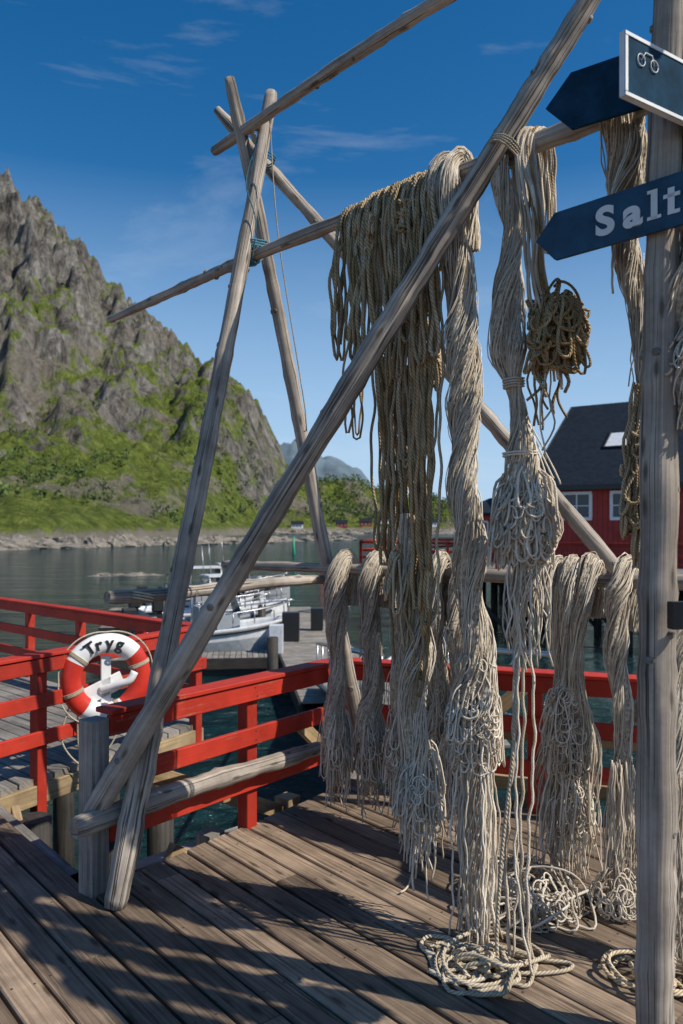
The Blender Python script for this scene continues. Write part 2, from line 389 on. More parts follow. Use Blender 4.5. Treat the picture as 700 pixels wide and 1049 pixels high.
mb.tube(spline([(-.47,4.2,3.1),(-.45,4.18,3.3),(-.5,4.18,3.5),(-.44,4.2,3.75)],30),.0035,5,0)
mb.build('lashings',[M_blue,M_cream],rack)

# ------------------------------------------------------------ nets and ropes
def sn(s,amp,f):
    return amp*(np.sin(s*f*U(.7,1.3)+U(0,6.3))*.6+np.sin(s*f*U(1.8,2.6)+U(0,6.3))*.4)
def hank(mb,keys,n=40,tr=.0024,twist=5,lobes=3,jit=.004,mat=0,core=True,step=.03,sides=3,lob=.24,cut=(0,0)):
    K=np.array(keys,float); L=np.sum(np.linalg.norm(np.diff(K[:,:3],axis=0),axis=1)); m=max(10,int(L/step))
    f0=U(0,6); f4=U(0,6)
    def bend(S,s):
        env=np.clip((s-.45)/.4,0,1)
        S[:,0]+=env*(.010*np.sin(s*5+f0)+.006*np.sin(s*12+f4)); S[:,3]*=.93*(1+.12*np.sin(s*9+f4)+.08*np.sin(s*21+f0)); return S
    s=np.linspace(0,L,m); S=bend(spline(K,m),s); P=S[:,:3]; Rr=np.maximum(S[:,3],.004); T,N,B=frames(P)
    tw=twist*s+.5*np.sin(s*3+f0)
    if core:
        mc=int(L/.016); s2=np.linspace(0,L,mc); Sc=bend(spline(K,mc),s2); Pc=Sc[:,:3]; Rc=np.maximum(Sc[:,3],.004); Tc,Nc,Bc=frames(Pc)
        ns=48; ph=np.linspace(0,2*math.pi,ns+1); f1,f2,f3=U(0,6),U(0,6),U(0,6)
        W=ph[None,:]+.25*np.sin(s2*5+f1)[:,None]
        prof=1+lob*np.cos(lobes*W)+.12*np.sin(7*W+f2+2*np.sin(s2*6)[:,None])+.07*np.sin(13*W+f3+1.5*np.sin(s2*11+f1)[:,None])+.035*np.sin(s2*46+f1)[:,None]*np.cos(5*W)
        rr=Rc[:,None]*.78*prof; th=ph[None,:]+(twist*s2+.5*np.sin(s2*3+f0))[:,None]
        V=Pc[:,None,:]+rr[:,:,None]*(np.cos(th)[:,:,None]*Nc[:,None,:]+np.sin(th)[:,:,None]*Bc[:,None,:]); V[:,:,2]=np.maximum(V[:,:,2],.008)
        a0,b0=int(cut[0]*.7*mc),mc-int(cut[1]*.7*mc)
        V=V[a0:b0]; k=len(V); w_=ns+1
        F=[(i*w_+j,i*w_+j+1,(i+1)*w_+j+1,(i+1)*w_+j) for i in range(k-1) for j in range(ns)]+[tuple((k-1)*w_+j for j in range(ns)),tuple(range(ns-1,-1,-1))]
        UV=np.stack(np.broadcast_arrays((s2[a0:b0]*6)[:,None],(ph/6.283)[None,:]),-1)
        mb.add(V,F,UV,1,True)
    for i in range(n):
        th0=U(0,2*math.pi); rho=U(.78,1.06) if core else math.sqrt(U(.2,1)); g=th0+sn(s,.45,5)
        fac=1+lob*np.cos(lobes*g)
        rr=Rr*rho*fac+sn(s,jit,24)
        th=g+tw
        Q=P+rr[:,None]*(np.cos(th)[:,None]*N+np.sin(th)[:,None]*B)
        Q[:,2]+=sn(s,jit,20); Q[:,2]=np.maximum(Q[:,2],.012)
        a=int(U(0,cut[0])*m); b=m-int(U(0,cut[1])*m)
        if b-a<5: continue
        mb.tube(Q[a:b],tr*U(.7,1.3),sides,mat,cap=False)
def curl(mb,c,size,n,tr,length=3,mat=0,sides=5,pts=60):
    for i in range(n):
        t=np.linspace(0,length*U(.6,1.2),pts); f=[U(1.6,3.2) for _ in range(3)]
        c2=np.array(c)+np.array([U(-1,1)*size[0],U(-1,1)*size[1],U(-1,1)*size[2]])*.55
        P=np.stack([c2[k]+size[k]*.45*(np.sin(t*f[k]*2+U(0,6.3))+.5*np.sin(t*f[k]*4.3+U(0,6.3))) for k in range(3)],-1)
        P[:,2]=np.maximum(P[:,2],tr*U(1,2.5))
        mb.tube(P,tr,sides,mat,cap=True)
def loops(mb,c,rx,rz,n,tr,lr=(.02,.04),mat=0,sides=4):
    for i in range(n):
        a=U(0,2*math.pi); h=U(-1,1); k=math.sqrt(max(.05,1-h*h*.8)); q=np.array([c[0]+rx*k*math.cos(a),c[1]+rx*k*math.sin(a),c[2]+rz*h])
        nrm=np.array([math.cos(a),math.sin(a),h*.4]); nrm/=np.linalg.norm(nrm); u=np.cross(nrm,[0,0,1]); u/=np.linalg.norm(u); v=np.cross(nrm,u)
        l1,l2=U(*lr),U(*lr)*1.4; ph=U(0,6.3); span=U(2.5,5.5); t=np.linspace(0,span,14)
        P=q+np.outer(np.cos(t+ph)*l1,u)+np.outer(np.sin(t+ph)*l2,v)+np.outer(.012*np.sin(t*.9+ph)+.004*t-.008,nrm)
        P[:,2]=np.maximum(P[:,2],tr)
        mb.tube(P,tr*U(.7,1.2),sides,mat,cap=False)
def swags(mb,c,r,z0,z1,n,tr,mat=0,sides=5,w=(.012,.035)):
    for i in range(n):
        a=U(0,6.3); rr=r*U(.5,1.12); u=np.array([-math.sin(a),math.cos(a),0]); o=np.array([math.cos(a),math.sin(a),0])
        zt=U(z1+(z0-z1)*.40,z0); zb=zt-U(.3,1)*(zt-z1); ww=U(*w); q=np.array([c[0],c[1],0])+o*rr
        tl=U(-.02,.02)
        L=zt-zb; K=[q*[1,1,0]-o*rr*.35+[0,0,zt+.04],q-u*ww*.4+[0,0,zt],q-u*(ww-tl)+o*.012+[0,0,zb+L*.35],q-u*(ww*.7-tl)+o*.02+[0,0,zb+.01],q+u*tl+o*.022+[0,0,zb],q+u*(ww*.8+tl)+o*.02+[0,0,zb+.012],q+u*(ww+tl)+o*.01+[0,0,zb+L*.4],q+u*ww*.3-o*rr*.2+[0,0,zt+.02]]
        P=spline(K,26); P[:,2]=np.maximum(P[:,2],tr); mb.tube(P,tr*U(.7,1.15),sides,mat,cap=False)
def strands(mb,c,spread,z0,z1,n,tr,mat=0,sides=4,sway=.02,floor=False):
    for i in range(n):
        a=U(0,6.3); r=spread*math.sqrt(R()); x,y=c[0]+r*math.cos(a),c[1]+r*math.sin(a)*.8
        ze=z1+U(0,1)*(z0-z1)*.45 if not floor else U(.01,.03)
        k=[(x*.5+c[0]*.5,y*.5+c[1]*.5,z0+U(0,.05)),(x+U(-1,1)*sway,y+U(-1,1)*sway,z0+(ze-z0)*.4),(x+U(-1,1)*sway,y+U(-1,1)*sway,z0+(ze-z0)*.75),(x+U(-1.5,1.5)*sway,y+U(-1.5,1.5)*sway,max(ze,.008))]
        P=spline(k,max(14,int((z0-ze)/.03))); s=np.linspace(0,z0-ze,len(P)); P[:,0]+=sn(s,.006,25);P[:,1]+=sn(s,.006,25)
        mb.tube(P,tr*U(.7,1.2),sides,mat,cap=True)
def tassels(mb,c,rad,z,n,tr,mat):
    for i in range(n):
        a=U(0,6.3); r=rad*math.sqrt(R()); x,y=c[0]+r*math.cos(a),c[1]+r*math.sin(a); l=U(.06,.22)
        mb.tube(spline([(x,y,z+.08),(x+U(-.01,.01),y+U(-.01,.01),z-l*.4),(x+U(-.02,.02),y+U(-.02,.02),max(.01,z-l))],9),tr,4,mat)
def h2at(x): return np.array([x,float(np.interp(x,H2[:,0],H2[:,1])),3.15])
F2=np.array([-.735,-.678,0])
def over(p,dz,rpole=.042,r=.035,side=F2,zb=.3):
    return [(*(p-side*(rpole+.035)-[0,0,zb]),r*.8),(*(p-side*(rpole+.03)+[0,0,-.04]),r),(*(p+[0,0,rpole+.03]),r*1.0),(*(p+side*(rpole+.035)-[0,0,.03]),r)]
NM=[M_net,M_core]
mb=MB(); p=h2at(.49)
f=p+F2*.085; y=f[1]
K=over(p,0)+[(.475,y,2.85,.050),(.485,y,2.45,.064),(.495,y,2.1,.066),(.515,y,1.75,.060),(.53,y+.02,1.4,.062),(.545,y+.02,1.1,.07),(.54,y+.02,.88,.085),(.55,y+.02,.62,.05),(.55,y+.02,.3,.035),(.55,y+.02,.06,.04)]
hank(mb,K,80,.0024,5.5,3,.005,cut=(0,.38))
K2=over(h2at(.445),0)+[(.44,y+.06,2.9,.035),(.46,y+.05,2.5,.03),(.47,y+.05,2.1,.02)]
hank(mb,K2,24,.0024,7,2,.004)
loops(mb,(.54,y+.02,.90),.10,.12,130,.0040,(.015,.04)); swags(mb,(.54,y+.02),.095,1.05,.70,60,.0040); strands(mb,(.555,y+.02),.09,.85,.02,42,.0036,floor=True)
loops(mb,(.545,y+.02,1.12),.075,.05,30,.003,(.012,.03)); strands(mb,(.56,y+.02),.06,.8,.02,5,.0065,floor=True,sway=.03)
mb.build('fishing_net',NM)
mb=MB(); p=h2at(.655); f=p+F2*.085; y=f[1]-.02
K=over(p,0,r=.034)+[(.645,y,2.85,.045),(.64,y,2.6,.056),(.645,y,2.38,.06),(.655,y,2.24,.03),(.67,y,2.1,.038),(.685,y,1.95,.06),(.69,y,1.78,.085),(.695,y,1.64,.095),(.70,y,1.5,.06),(.70,y,1.38,.04)]
hank(mb,K,80,.0023,6,3,.004,cut=(0,.14))
swags(mb,(.695,y),.105,1.88,1.53,80,.0050,w=(.013,.026)); loops(mb,(.695,y,1.71),.115,.13,120,.0048,(.015,.035),0)
strands(mb,(.70,y),.09,1.62,1.15,40,.003); strands(mb,(.68,y),.05,1.55,0,5,.0065,floor=True,sway=.03)
wrap((.655,y,2.24),(0,0,1),.036,4,0,.004,.04); wrap((.68,y,1.97),(0,0,1),.062,2,0,.004,.02)
for k in range(7):
    x=.64+.02*k; mb.tube(spline([(x*.5+.33,y,2.1),(x+.05,y-.02,1.9),(x+.07+U(-.02,.02),y-.02,1.80+U(-.1,.1))],12),.003,4,0)
mb.build('fishing_net',NM)
mb=MB(); p=h2at(.735); f=p+F2*.085; y=f[1]-.03
for i in range(24):
    ox,oy=U(-.035,.035),U(-.025,.025)
    K=[(p[0]-F2[0]*.08+ox,p[1]-F2[1]*.08,2.75),(p[0]-F2[0]*.07+ox,p[1]-F2[1]*.07,3.1),(p[0]+ox,p[1],3.15+.06),(p[0]+F2[0]*.07+ox,p[1]+F2[1]*.07,3.1),(.705+ox+U(-.01,.01),y+oy,2.85),(.72+ox+U(-.01,.01),y+oy,2.6),(.75+ox*1.6,y+oy,2.45),(.775+ox*2,y+oy,2.35-U(0,.15))]
    P=spline(K,50); s=np.linspace(0,1,50); P[:,0]+=sn(s,.006,20); P[:,1]+=sn(s,.006,20); mb.tube(P,.0055*U(.6,1.1),6,0 if i%4 else 1)
curl(mb,(.80,y,2.42),(.10,.06,.11),20,.0062,4,1,6,70); loops(mb,(.80,y,2.42),.085,.12,60,.0062,(.02,.06),1,6); swags(mb,(.79,y),.085,2.50,2.22,26,.0062,1,6,(.02,.04))
strands(mb,(.77,y),.08,2.35,2.05,10,.0055,1); strands(mb,(.765,y),.02,2.3,1.93,3,.003,0)
mb.build('rope_bundle',[M_net,M_rope2])
mb=MB(); p=h2at(.985); y=p[1]+.02
K=over(p,0,r=.05)+[(.975,y-.05,2.98,.065),(.985,y,2.8,.06),(1.02,y,2.6,.035),(1.05,y,2.4,.022),(1.06,y,2.15,.02)]
hank(mb,K,60,.0024,6,3,.004); strands(mb,(.95,y),.02,3.05,2.5,2,.004)
strands(mb,(1.06,y),.05,2.6,1.9,14,.0022)
mb.build('fishing_net',NM)
mb=MB(); loops(mb,(1.05,y,1.88),.045,.18,60,.0055,(.015,.035),0,6); swags(mb,(1.05,y),.05,2.02,1.65,40,.006,0,6,(.015,.03)); curl(mb,(1.05,y,1.9),(.04,.04,.16),8,.0055,4,0,6,60)
hank(mb,[(1.05,y,2.2,.02),(1.045,y,2.0,.04),(1.05,y,1.75,.04),(1.055,y,1.55,.03)],20,.0055,5,3,.006,core=False,sides=5)
mb.build('rope_bundle',[M_rope])
for xx,l in ((1.18,.9),(1.42,1.5),(1.66,1.2),(1.9,1.9)):  # extra nets out of view, added to cast shadows across the deck
    mb=MB(); p=h2at(xx); f=p+F2*.085
    K=over(p,0,r=.04)+[(f[0],f[1],2.8,.06),(f[0],f[1],3.1-l*.6,.06),(f[0],f[1],3.1-l,.09),(f[0],f[1],2.9-l,.05)]
    hank(mb,K,24,.003,5,3,.005); loops(mb,(f[0],f[1],3.1-l),.08,.12,50,.004); mb.build('fishing_net',NM)
mb=MB()
def ropeloop(x,zb,w=.02,mat=0,tr=.0078,conv=None,lift=0):
    p=h2at(x); f=p+F2*(.055+lift); b=p-F2*.055
    fx,fy=f[0],f[1]; ex=(conv if conv is not None else fx)+U(-.02,.02)
    yb=fy+U(-.03,.02); w=w*U(.6,1.6)
    j=lambda: U(-.020,.020)
    K=[(b[0],b[1],2.9),(b[0],b[1],3.12),(p[0],p[1],3.15+.05+lift*.3),(fx,fy,3.1),(fx+(ex-fx)*.35+j(),yb,3.1+(zb-3.1)*.3),(fx+(ex-fx)*.6+j(),yb+j(),3.1+(zb-3.1)*.5),(ex-w*.5+j(),yb,3.1+(zb-3.1)*.72),(ex-w*.5,yb,zb+.04),(ex,yb-.01,zb),(ex+w*.6,yb-.02,zb+.05),(ex+w*.6+j(),yb-.02,3.1+(zb-3.1)*.6),(fx+.012+(ex-fx)*.3+j(),yb-.01,3.1+(zb-3.1)*.25),(fx+.01,fy,3.02),(p[0]+.01,p[1],3.15+.058+lift*.3),(b[0]+.01,b[1],3.1),(b[0]+.01,b[1],2.8)]
    n=int(2*(3.1-zb)/.028)+20; P=spline(K,n); s=np.linspace(0,1,n)*(3.1-zb)*2; P[:,0]+=sn(s,.009,17); P[:,1]+=sn(s,.008,16)
    mb.tube(P,tr*U(.75,1.15),6,mat)
for i in range(11): ropeloop(.02+i*.012,U(2.40,2.62),mat=0 if i%3 else 1)
for i in range(3): ropeloop(.08+i*.02,U(1.95,2.3),mat=1,tr=.006)
for i in range(22): ropeloop(.15+i*.0135,U(1.35,2.0),mat=(0,0,1)[i%3],conv=.17+i*.0095,lift=.012*(i%3))
for i in range(12): ropeloop(.17+i*.021,U(1.0,1.4),mat=(0,1,0)[i%3],conv=.24+i*.011,lift=.02)
for i in range(14): ropeloop(.26+i*.014,U(2.30,2.6),mat=(1,0,0)[i%3],lift=.035,w=.03)
curl(mb,(.16,h2at(.16)[1]-.08,3.0),(.05,.04,.08),4,.007,3,0,6)
curl(mb,(.30,h2at(.3)[1]-.10,3.02),(.10,.04,.09),5,.007,3,1,6)
swags(mb,(.31,3.42),.085,2.6,2.2,16,.0075,0,6,(.02,.04)); swags(mb,(.28,3.45),.07,1.7,1.3,20,.0075,0,6,(.02,.03))
strands(mb,(.31,3.38),.07,1.5,.9,14,.006,0)
wrap((.10,h2at(.08)[1]-.05,2.86),(1,-1,0),.03,3,0,.006,.05)
mb.build('rope_curtain',[M_rope,M_rope2])
mb=MB(); y=3.42
hank(mb,[(.28,y,1.75,.02),(.30,y,1.5,.05),(.32,y,1.25,.07),(.31,y,1.0,.055),(.33,y,.75,.065),(.335,y,.55,.08),(.335,y,.42,.06)],60,.0024,5,3,.005,cut=(0,.12))
swags(mb,(.335,y),.085,.75,.38,60,.0038); loops(mb,(.335,y,.56),.09,.12,110,.0036,(.012,.03)); tassels(mb,(.335,y),.09,.45,60,.0030,0); strands(mb,(.34,y),.08,.5,.1,9,.0045)
mb.build('fishing_net',NM)
def h3(t): return np.array([-.756+.822*t,5.23-.569*t,1.445])
F3=np.array([-.569,-.822,0])
def lownet(t,prof,n,tr,bz,mats=NM,tas=44,fl=False):
    mb=MB(); p=h3(t); f=p+F3*.085
    K=over(p,0,r=prof[0],side=F3,zb=.22)
    for z,r,ox in prof[1]: K.append((f[0]+ox+U(-.018,.018),f[1],z+U(-.05,.05),r*U(.8,1.08)))
    hank(mb,K,n,tr,U(3,6),3,.006,cut=(0,.16))
    K=[(k[0]-2*(k[0]-p[0])*(0 if i>3 else 1),k[1]+(.14 if i>3 else 0)-2*(k[1]-p[1])*(0 if i>3 else 1),k[2]+(.1 if i>3 else 0),k[3]*.8) for i,k in enumerate(K)]
    hank(mb,K[:-1],n//3,tr,4,2,.006,cut=(0,.2))
    rb=prof[1][-1][1]
    loops(mb,(f[0],f[1],bz),rb*.95,.14,110,.0038,(.014,.036)); swags(mb,(f[0],f[1]),rb*.98,bz+.2,bz-.18,50,.0040)
    tassels(mb,(f[0],f[1]),rb,max(.1,bz-.12),tas,.0032,0)
    strands(mb,(f[0],f[1]),rb,bz,.03,14,.0038,floor=fl)
    return mb.build('fishing_net',mats)
NG=[M_net2,M_core]
lownet(.95,(.05,[(1.25,.066,0),(1.0,.054,0),(.8,.046,0),(.6,.07,-.01),(.42,.095,0),(.3,.08,0)]),60,.0024,.42)
lownet(1.17,(.05,[(1.2,.07,0),(1.0,.064,.01),(.8,.052,.02),(.6,.07,.0),(.4,.09,0),(.28,.08,0)]),60,.0024,.46,NG)
lownet(1.36,(.04,[(1.2,.06,0),(.9,.055,.0),(.6,.07,.0),(.42,.075,0)]),40,.0024,.45)
lownet(1.58,(.05,[(1.25,.075,0),(1.0,.07,0),(.8,.08,.0),(.6,.085,0),(.4,.06,0),(.25,.05,0)]),50,.0024,.72,NG)
lownet(1.72,(.04,[(1.2,.06,0),(.9,.055,.0),(.5,.07,.0),(.3,.07,0)]),40,.0024,.4)
mb=MB()
for tt,ox in ((2.22,.04),(2.31,0),(2.40,-.04)):
    p=h3(tt); f=p+F3*.09
    K=over(p,0,r=.042,side=F3,zb=.2)+[(f[0]+ox*.2,f[1],1.33,.045),(f[0]+ox,f[1],1.15,.031),(f[0]+ox*1.1,f[1],.95,.031),(f[0]+ox*.3,f[1],.75,.045),(f[0]-ox*.5,f[1],.45,.045),(f[0]-ox,f[1],.15,.035),(f[0]-ox*1.2,f[1]-.03,.03,.04)]
    hank(mb,K,40,.0024,4.5,3,.005,cut=(0,.4))
p=h3(2.31)+F3*.09
loops(mb,(p[0],p[1],.70),.095,.22,190,.0038,(.016,.04)); swags(mb,(p[0],p[1]),.10,.98,.5,50,.0040); loops(mb,(p[0]+.01,p[1],.35),.10,.15,110,.0038,(.014,.036)); swags(mb,(p[0],p[1]),.11,.55,.15,36,.0040)
strands(mb,(p[0],p[1]),.12,.6,.02,44,.0038,floor=True); tassels(mb,(p[0],p[1]),.12,.3,34,.0035,0)
mb.build('fishing_net',NM)
mb=MB(); p=h3(2.56); f=p+F3*.09
K=over(p,0,r=.05,side=F3,zb=.25)+[(f[0]-.02,f[1],1.36,.06),(f[0]-.03,f[1],1.2,.046),(f[0]-.02,f[1]-.03,1.0,.041),(f[0],f[1]-.06,.7,.043),(f[0]-.01,f[1]-.1,.4,.05),(f[0]-.04,f[1]-.18,.15,.055),(f[0]-.1,f[1]-.25,.05,.055)]
hank(mb,K,64,.0025,5,3,.005,cut=(0,.2)); strands(mb,(f[0]-.05,f[1]-.12),.09,.6,.02,32,.0038,floor=True); loops(mb,(f[0]-.08,f[1]-.2,.08),.11,.07,110,.004)
mb.build('fishing_net',NM)
mb=MB(); p=h3(2.95); K=over(p,0,r=.045,side=F3,zb=.25)+[(1.42,3.35,1.2,.05),(1.36,3.2,.8,.05),(1.31,3.08,.4,.06),(1.30,3.04,.05,.08)]
hank(mb,K,40,.0026,5,3,.005,cut=(0,.15)); strands(mb,(1.3,3.05),.10,.7,.02,20,.004,floor=True); mb.build('fishing_net',NG)
def coil(c,rx,ry,n,tr,h=.05,ang=0,wild=.35):
    mb=MB(); a,b,c1=U(0,6),U(0,6),U(0,6)
    t=np.linspace(0,n*2*math.pi,n*26)
    rad=.58+.4*np.sin(t*.37+a)
    x=rx*(rad*np.cos(t)+wild*np.sin(t*.31+b)+.12*np.sin(t*2.7+c1)); y=ry*(rad*np.sin(t)+wild*np.sin(t*.23+c1)+.12*np.sin(t*3.3+a))
    z=tr+h*(t/t[-1])*(.5+.5*np.sin(t*1.3))
    P=np.stack([c[0]+x*math.cos(ang)-y*math.sin(ang),c[1]+x*math.sin(ang)+y*math.cos(ang),z],-1)
    mb.tube(P,tr,7,0); return mb
def merge(m_,q):
    o=m_.n; m_.v+=q.v; m_.f+=[tuple(i+o for i in f_) for f_ in q.f]; m_.uv+=q.uv; m_.m+=q.m; m_.sm+=q.sm; m_.r+=q.r; m_.n+=q.n
m_=coil((.55,3.07),.19,.15,9,.0078,.08,.2); merge(m_,coil((.60,3.0),.14,.11,6,.0078,.06,1.0)); merge(m_,coil((.47,3.10),.12,.10,5,.0078,.05,.4))
m_.tube(spline([(.68,3.05,1.4),(.66,3.04,.9),(.61,3.05,.4),(.60,3.05,.03),(.68,3.0,.012),(.85,3.02,.012),(.88,3.07,.012),(.74,3.1,.012),(.68,3.14,.012)],90),.0075,7,0)
m_.tube(spline([(.60,3.1,.03),(.45,3.12,.012),(.36,3.13,.012),(.32,3.20,.012),(.36,3.27,.012),(.46,3.24,.012),(.50,3.14,.02),(.55,2.98,.02),(.43,2.94,.012),(.33,3.02,.012)],70),.0085,7,0)
m_.tube(spline([(.37,4.0,.35),(.36,3.9,.1),(.33,3.8,.012),(.30,3.7,.012),(.27,3.66,.012)],40),.005,7,0)
m_.build('rope_coil',[M_cream])
m_=coil((.84,3.58),.22,.15,9,.006,.10,.1)
for _ in range(7): merge(m_,coil((.80+U(-.18,.16),3.56+U(-.14,.14)),.19,.15,5,.005,.16,U(0,3)))
loops(m_,(.82,3.58,.05),.24,.06,260,.004,(.02,.05))
m_.build('net_pile',[M_net2])
m_=coil((1.16,2.98),.13,.12,7,.008,.08); m_.build('rope_coil',[M_rope])

# ------------------------------------------------------------ signs
def textmesh(body,size,offset=.0,extr=.0015):
    c=bpy.data.curves.new('t','FONT'); c.body=body; c.size=size; c.offset=offset; c.extrude=extr
    o=bpy.data.objects.new('t',c); sc.collection.objects.link(o); dg=bpy.context.evaluated_depsgraph_get()
    me=bpy.data.meshes.new_from_object(o.evaluated_get(dg)); bpy.data.objects.remove(o); return me
def placetext(me,name,org,ax,nrm,mat,parent,sx=1):
    o=bpy.data.objects.new(name,me); me.materials.clear(); me.materials.append(mat); sc.collection.objects.link(o)
    X=Vector(ax).normalized(); Z=Vector(nrm).normalized(); Y=Z.cross(X)
    M=Matrix((X,Y,Z)).transposed().to_4x4(); M.translation=Vector(org); o.matrix_world=M@Matrix.Diagonal((sx,1,1,1))
    if parent: o.parent=parent
    return o
sg=empty('direction_sign')
a=np.array([.676,-.737,0]); nn=np.array([-.737,-.676,0])
def arrow(org,a,nn,L,zt,zb,tip,name,mat,parent,tail=0,edge=None):
    P=[org-a*tip+[0,0,(zt+zb)/2]]+[org+[0,0,zb],org+a*L+[0,0,zb]] if tip else [org+[0,0,zb],org+a*L+[0,0,zb]]
    if tail: P.append(org+a*(L+tail)+[0,0,(zt+zb)/2])
    P+=[org+a*L+[0,0,zt],org+[0,0,zt]]
    mb=MB(); mb.prism([p-nn*.018 for p in P],nn*.018,0,0 if edge is None else 1); return mb.build(name,[mat]+([edge] if edge else []),parent)
org=np.array([.735,2.75,0])
arrow(org,a,nn,1.1,2.778,2.617,.075,'arrow_board',M_sign,sg)
fo=org+nn*.002
def on(x,z): return fo+a*x+np.array([0,0,z])
mb=MB()
def bar(x0,x1,z0,z1):
    P=[on(x0,z0),on(x1,z0),on(x1,z1),on(x0,z1)]; mb.prism(P,nn*.0022)
zb=2.655; X=.158
placetext(textmesh('S',.125,.005),'letter_s',on(X,zb),a,nn,M_white,sg,1.15)
placetext(textmesh('a',.125,.005),'letter_a',on(X+.098,zb),a,nn,M_white,sg,1.15)
x=X+.190; bar(x,x+.021,zb,zb+.092); bar(x-.012,x+.033,zb-.0005,zb+.010); bar(x-.012,x+.001,zb+.082,zb+.0925)
x=X+.244; bar(x,x+.021,zb,zb+.082); bar(x-.014,x+.038,zb+.052,zb+.064); bar(x+.020,x+.038,zb-.0005,zb+.011)
mb.build('letter_strokes',[M_white],sg)
placetext(textmesh('fisk',.125,.005),'letters_fisk',on(X+.320,zb),a,nn,M_white,sg,1.15)
sg2=empty('direction_sign')
a2=np.array([.29,-.215,0]);a2/=np.linalg.norm(a2); n2=np.array([a2[1],-a2[0],0])
arrow(np.array([.7776,2.70,0]),a2,n2,.36,3.235,3.045,.09,'arrow_board',M_sign2,sg2)
sg3=empty('direction_sign')
a3=np.array([.838,.546,0]); n3=np.array([.546,-.838,0]); o3=np.array([.80,2.25,0])
arrow(o3,a3,n3,.52,3.10,2.916,0.0,'arrow_board',M_sign2,sg3,tail=.09,edge=M_white)
mb=MB()
f3=o3+n3*.0015
def q3(x0,z0,x1,z1,w_=.006):
    mb.board(tuple(f3+a3*x0+[0,0,z0]),tuple(f3+a3*x1+[0,0,z1]),.003,w_,up=(0,0,1) if abs(x1-x0)>1e-4 else tuple(a3),ch=.0005)
q3(.001,3.094,.52,3.094,.011); q3(.001,2.922,.52,2.922,.011); q3(.0065,2.93,.0065,3.086,.012)
for t0 in (.07,.13):
    P=[f3+n3*.002+a3*(t0+.017*math.cos(t))+np.array([0,0,3.035+.017*math.sin(t)]) for t in np.linspace(0,6.28,18)]; mb.tube(P,.0017,5)
mb.tube([f3+n3*.002+a3*.07+[0,0,3.035],f3+n3*.002+a3*.09+[0,0,3.062],f3+n3*.002+a3*.12+[0,0,3.062],f3+n3*.002+a3*.13+[0,0,3.035]],.0017,5)
mb.build('white_border',[M_white],sg3)
mb=MB(); mb.box((1.055,2.475,1.42),(.07,.04,.085),.1); mb.tube([(1.09,2.48,1.43),(1.14,2.48,1.45)],.014,10,0,rope=False); mb.build('pole_bracket',[M_black])

# ------------------------------------------------------------ lifebuoy
lb=empty('lifebuoy')
cb=np.array([-1.665,5.64,.62]); nb=np.array([.50,-.866,0]); nb/=np.linalg.norm(nb); ub=np.array([-nb[1],nb[0],0]); Rb,rb=.245,.072
mb=MB(); ns,nr=96,16; V=[]
for i in range(ns):
    t=2*math.pi*i/ns; rd=ub*math.cos(t)+np.array([0,0,1])*math.sin(t)
    for j in range(nr):
        f_=2*math.pi*j/nr; V.append(cb+rd*(Rb+rb*math.cos(f_))+nb*rb*.75*math.sin(f_))
for mat,test in ((0,False),(1,True)):
    F=[]
    for i in range(ns):
        t=math.degrees(2*math.pi*(i+.5)/ns)
        red=(150<t<232) or (t>300 or t<42)
        if red==test:
            F+=[(i*nr+j,i*nr+(j+1)%nr,((i+1)%ns)*nr+(j+1)%nr,((i+1)%ns)*nr+j) for j in range(nr)]
    mb.add(V,F,None,mat,True)
mb.build('ring',[M_white,M_buoyred],lb)
mb=MB()
P=[cb+(ub*math.cos(t)+np.array([0,0,1])*math.sin(t))*(Rb+rb+.008+.022*abs(math.sin(2*t)))+nb*.01 for t in np.linspace(0,2*math.pi,80)]
mb.tube(P,.005,6)
for k in (0,1.35,2,3):
    t=k*math.pi/2+.35; rd=ub*math.cos(t)+np.array([0,0,1])*math.sin(t); tg=-ub*math.sin(t)+np.array([0,0,1])*math.cos(t)
    for o_ in (-.01,0.,.01):
        mb.tube([cb+rd*(Rb+(rb+.003)*math.cos(q))+nb*(rb*.75+.003)*math.sin(q)+tg*o_ for q in np.linspace(0,2*math.pi,20)],.0045,5)
mb.tube(spline([tuple(cb+ub*-.25+[0,0,-.15]),tuple(cb+ub*-.30+[0,0,-.42]),tuple(cb+ub*-.12+[0,0,-.62]),tuple(cb+ub*.05+[0,0,-.45]),tuple(cb+ub*.1+[0,0,-.25])],40),.006,6)
mb.tube(spline([tuple(cb+ub*-.2+[0,0,-.2]),tuple(cb+ub*-.18+[0,0,-.5]),tuple(cb+ub*-.05+[0,0,-.55]),tuple(cb+ub*.0+[0,0,-.2])],40),.006,6)
mb.build('grab_rope',[M_cream],lb)
mb=MB()
bk=cb-nb*.02
mb.board(tuple(bk+ub*-.24+[0,0,-.17]),tuple(bk+ub*.12+[0,0,-.02]),.02,.12,up=(0,0,1))
mb.board(tuple(bk+ub*.0+[0,0,-.25]),tuple(bk+ub*.0+[0,0,.15]),.07,.02,up=tuple(nb))
mb.tube(spline([tuple(bk+ub*-.04+[0,0,-.09]),tuple(bk+nb*.06+ub*.06+[0,0,-.05]),tuple(bk+nb*.10+ub*.14+[0,0,-.02]),tuple(bk+nb*.10+ub*.18+[0,0,.04])],16),.028,10,rope=False)
mb.build('wall_holder',[M_white],lb)
for k,ch in enumerate('Tryg'):
    t=math.radians(122-k*17); rd=ub*math.cos(t)+np.array([0,0,1])*math.sin(t); tg=ub*math.sin(t)-np.array([0,0,1])*math.cos(t)
    placetext(textmesh(ch,.12,.003,.002),'letter_'+ch.lower(),cb+rd*(Rb-.03)+nb*(rb*.75+.004)-tg*.025,tg,nb,M_black,lb)

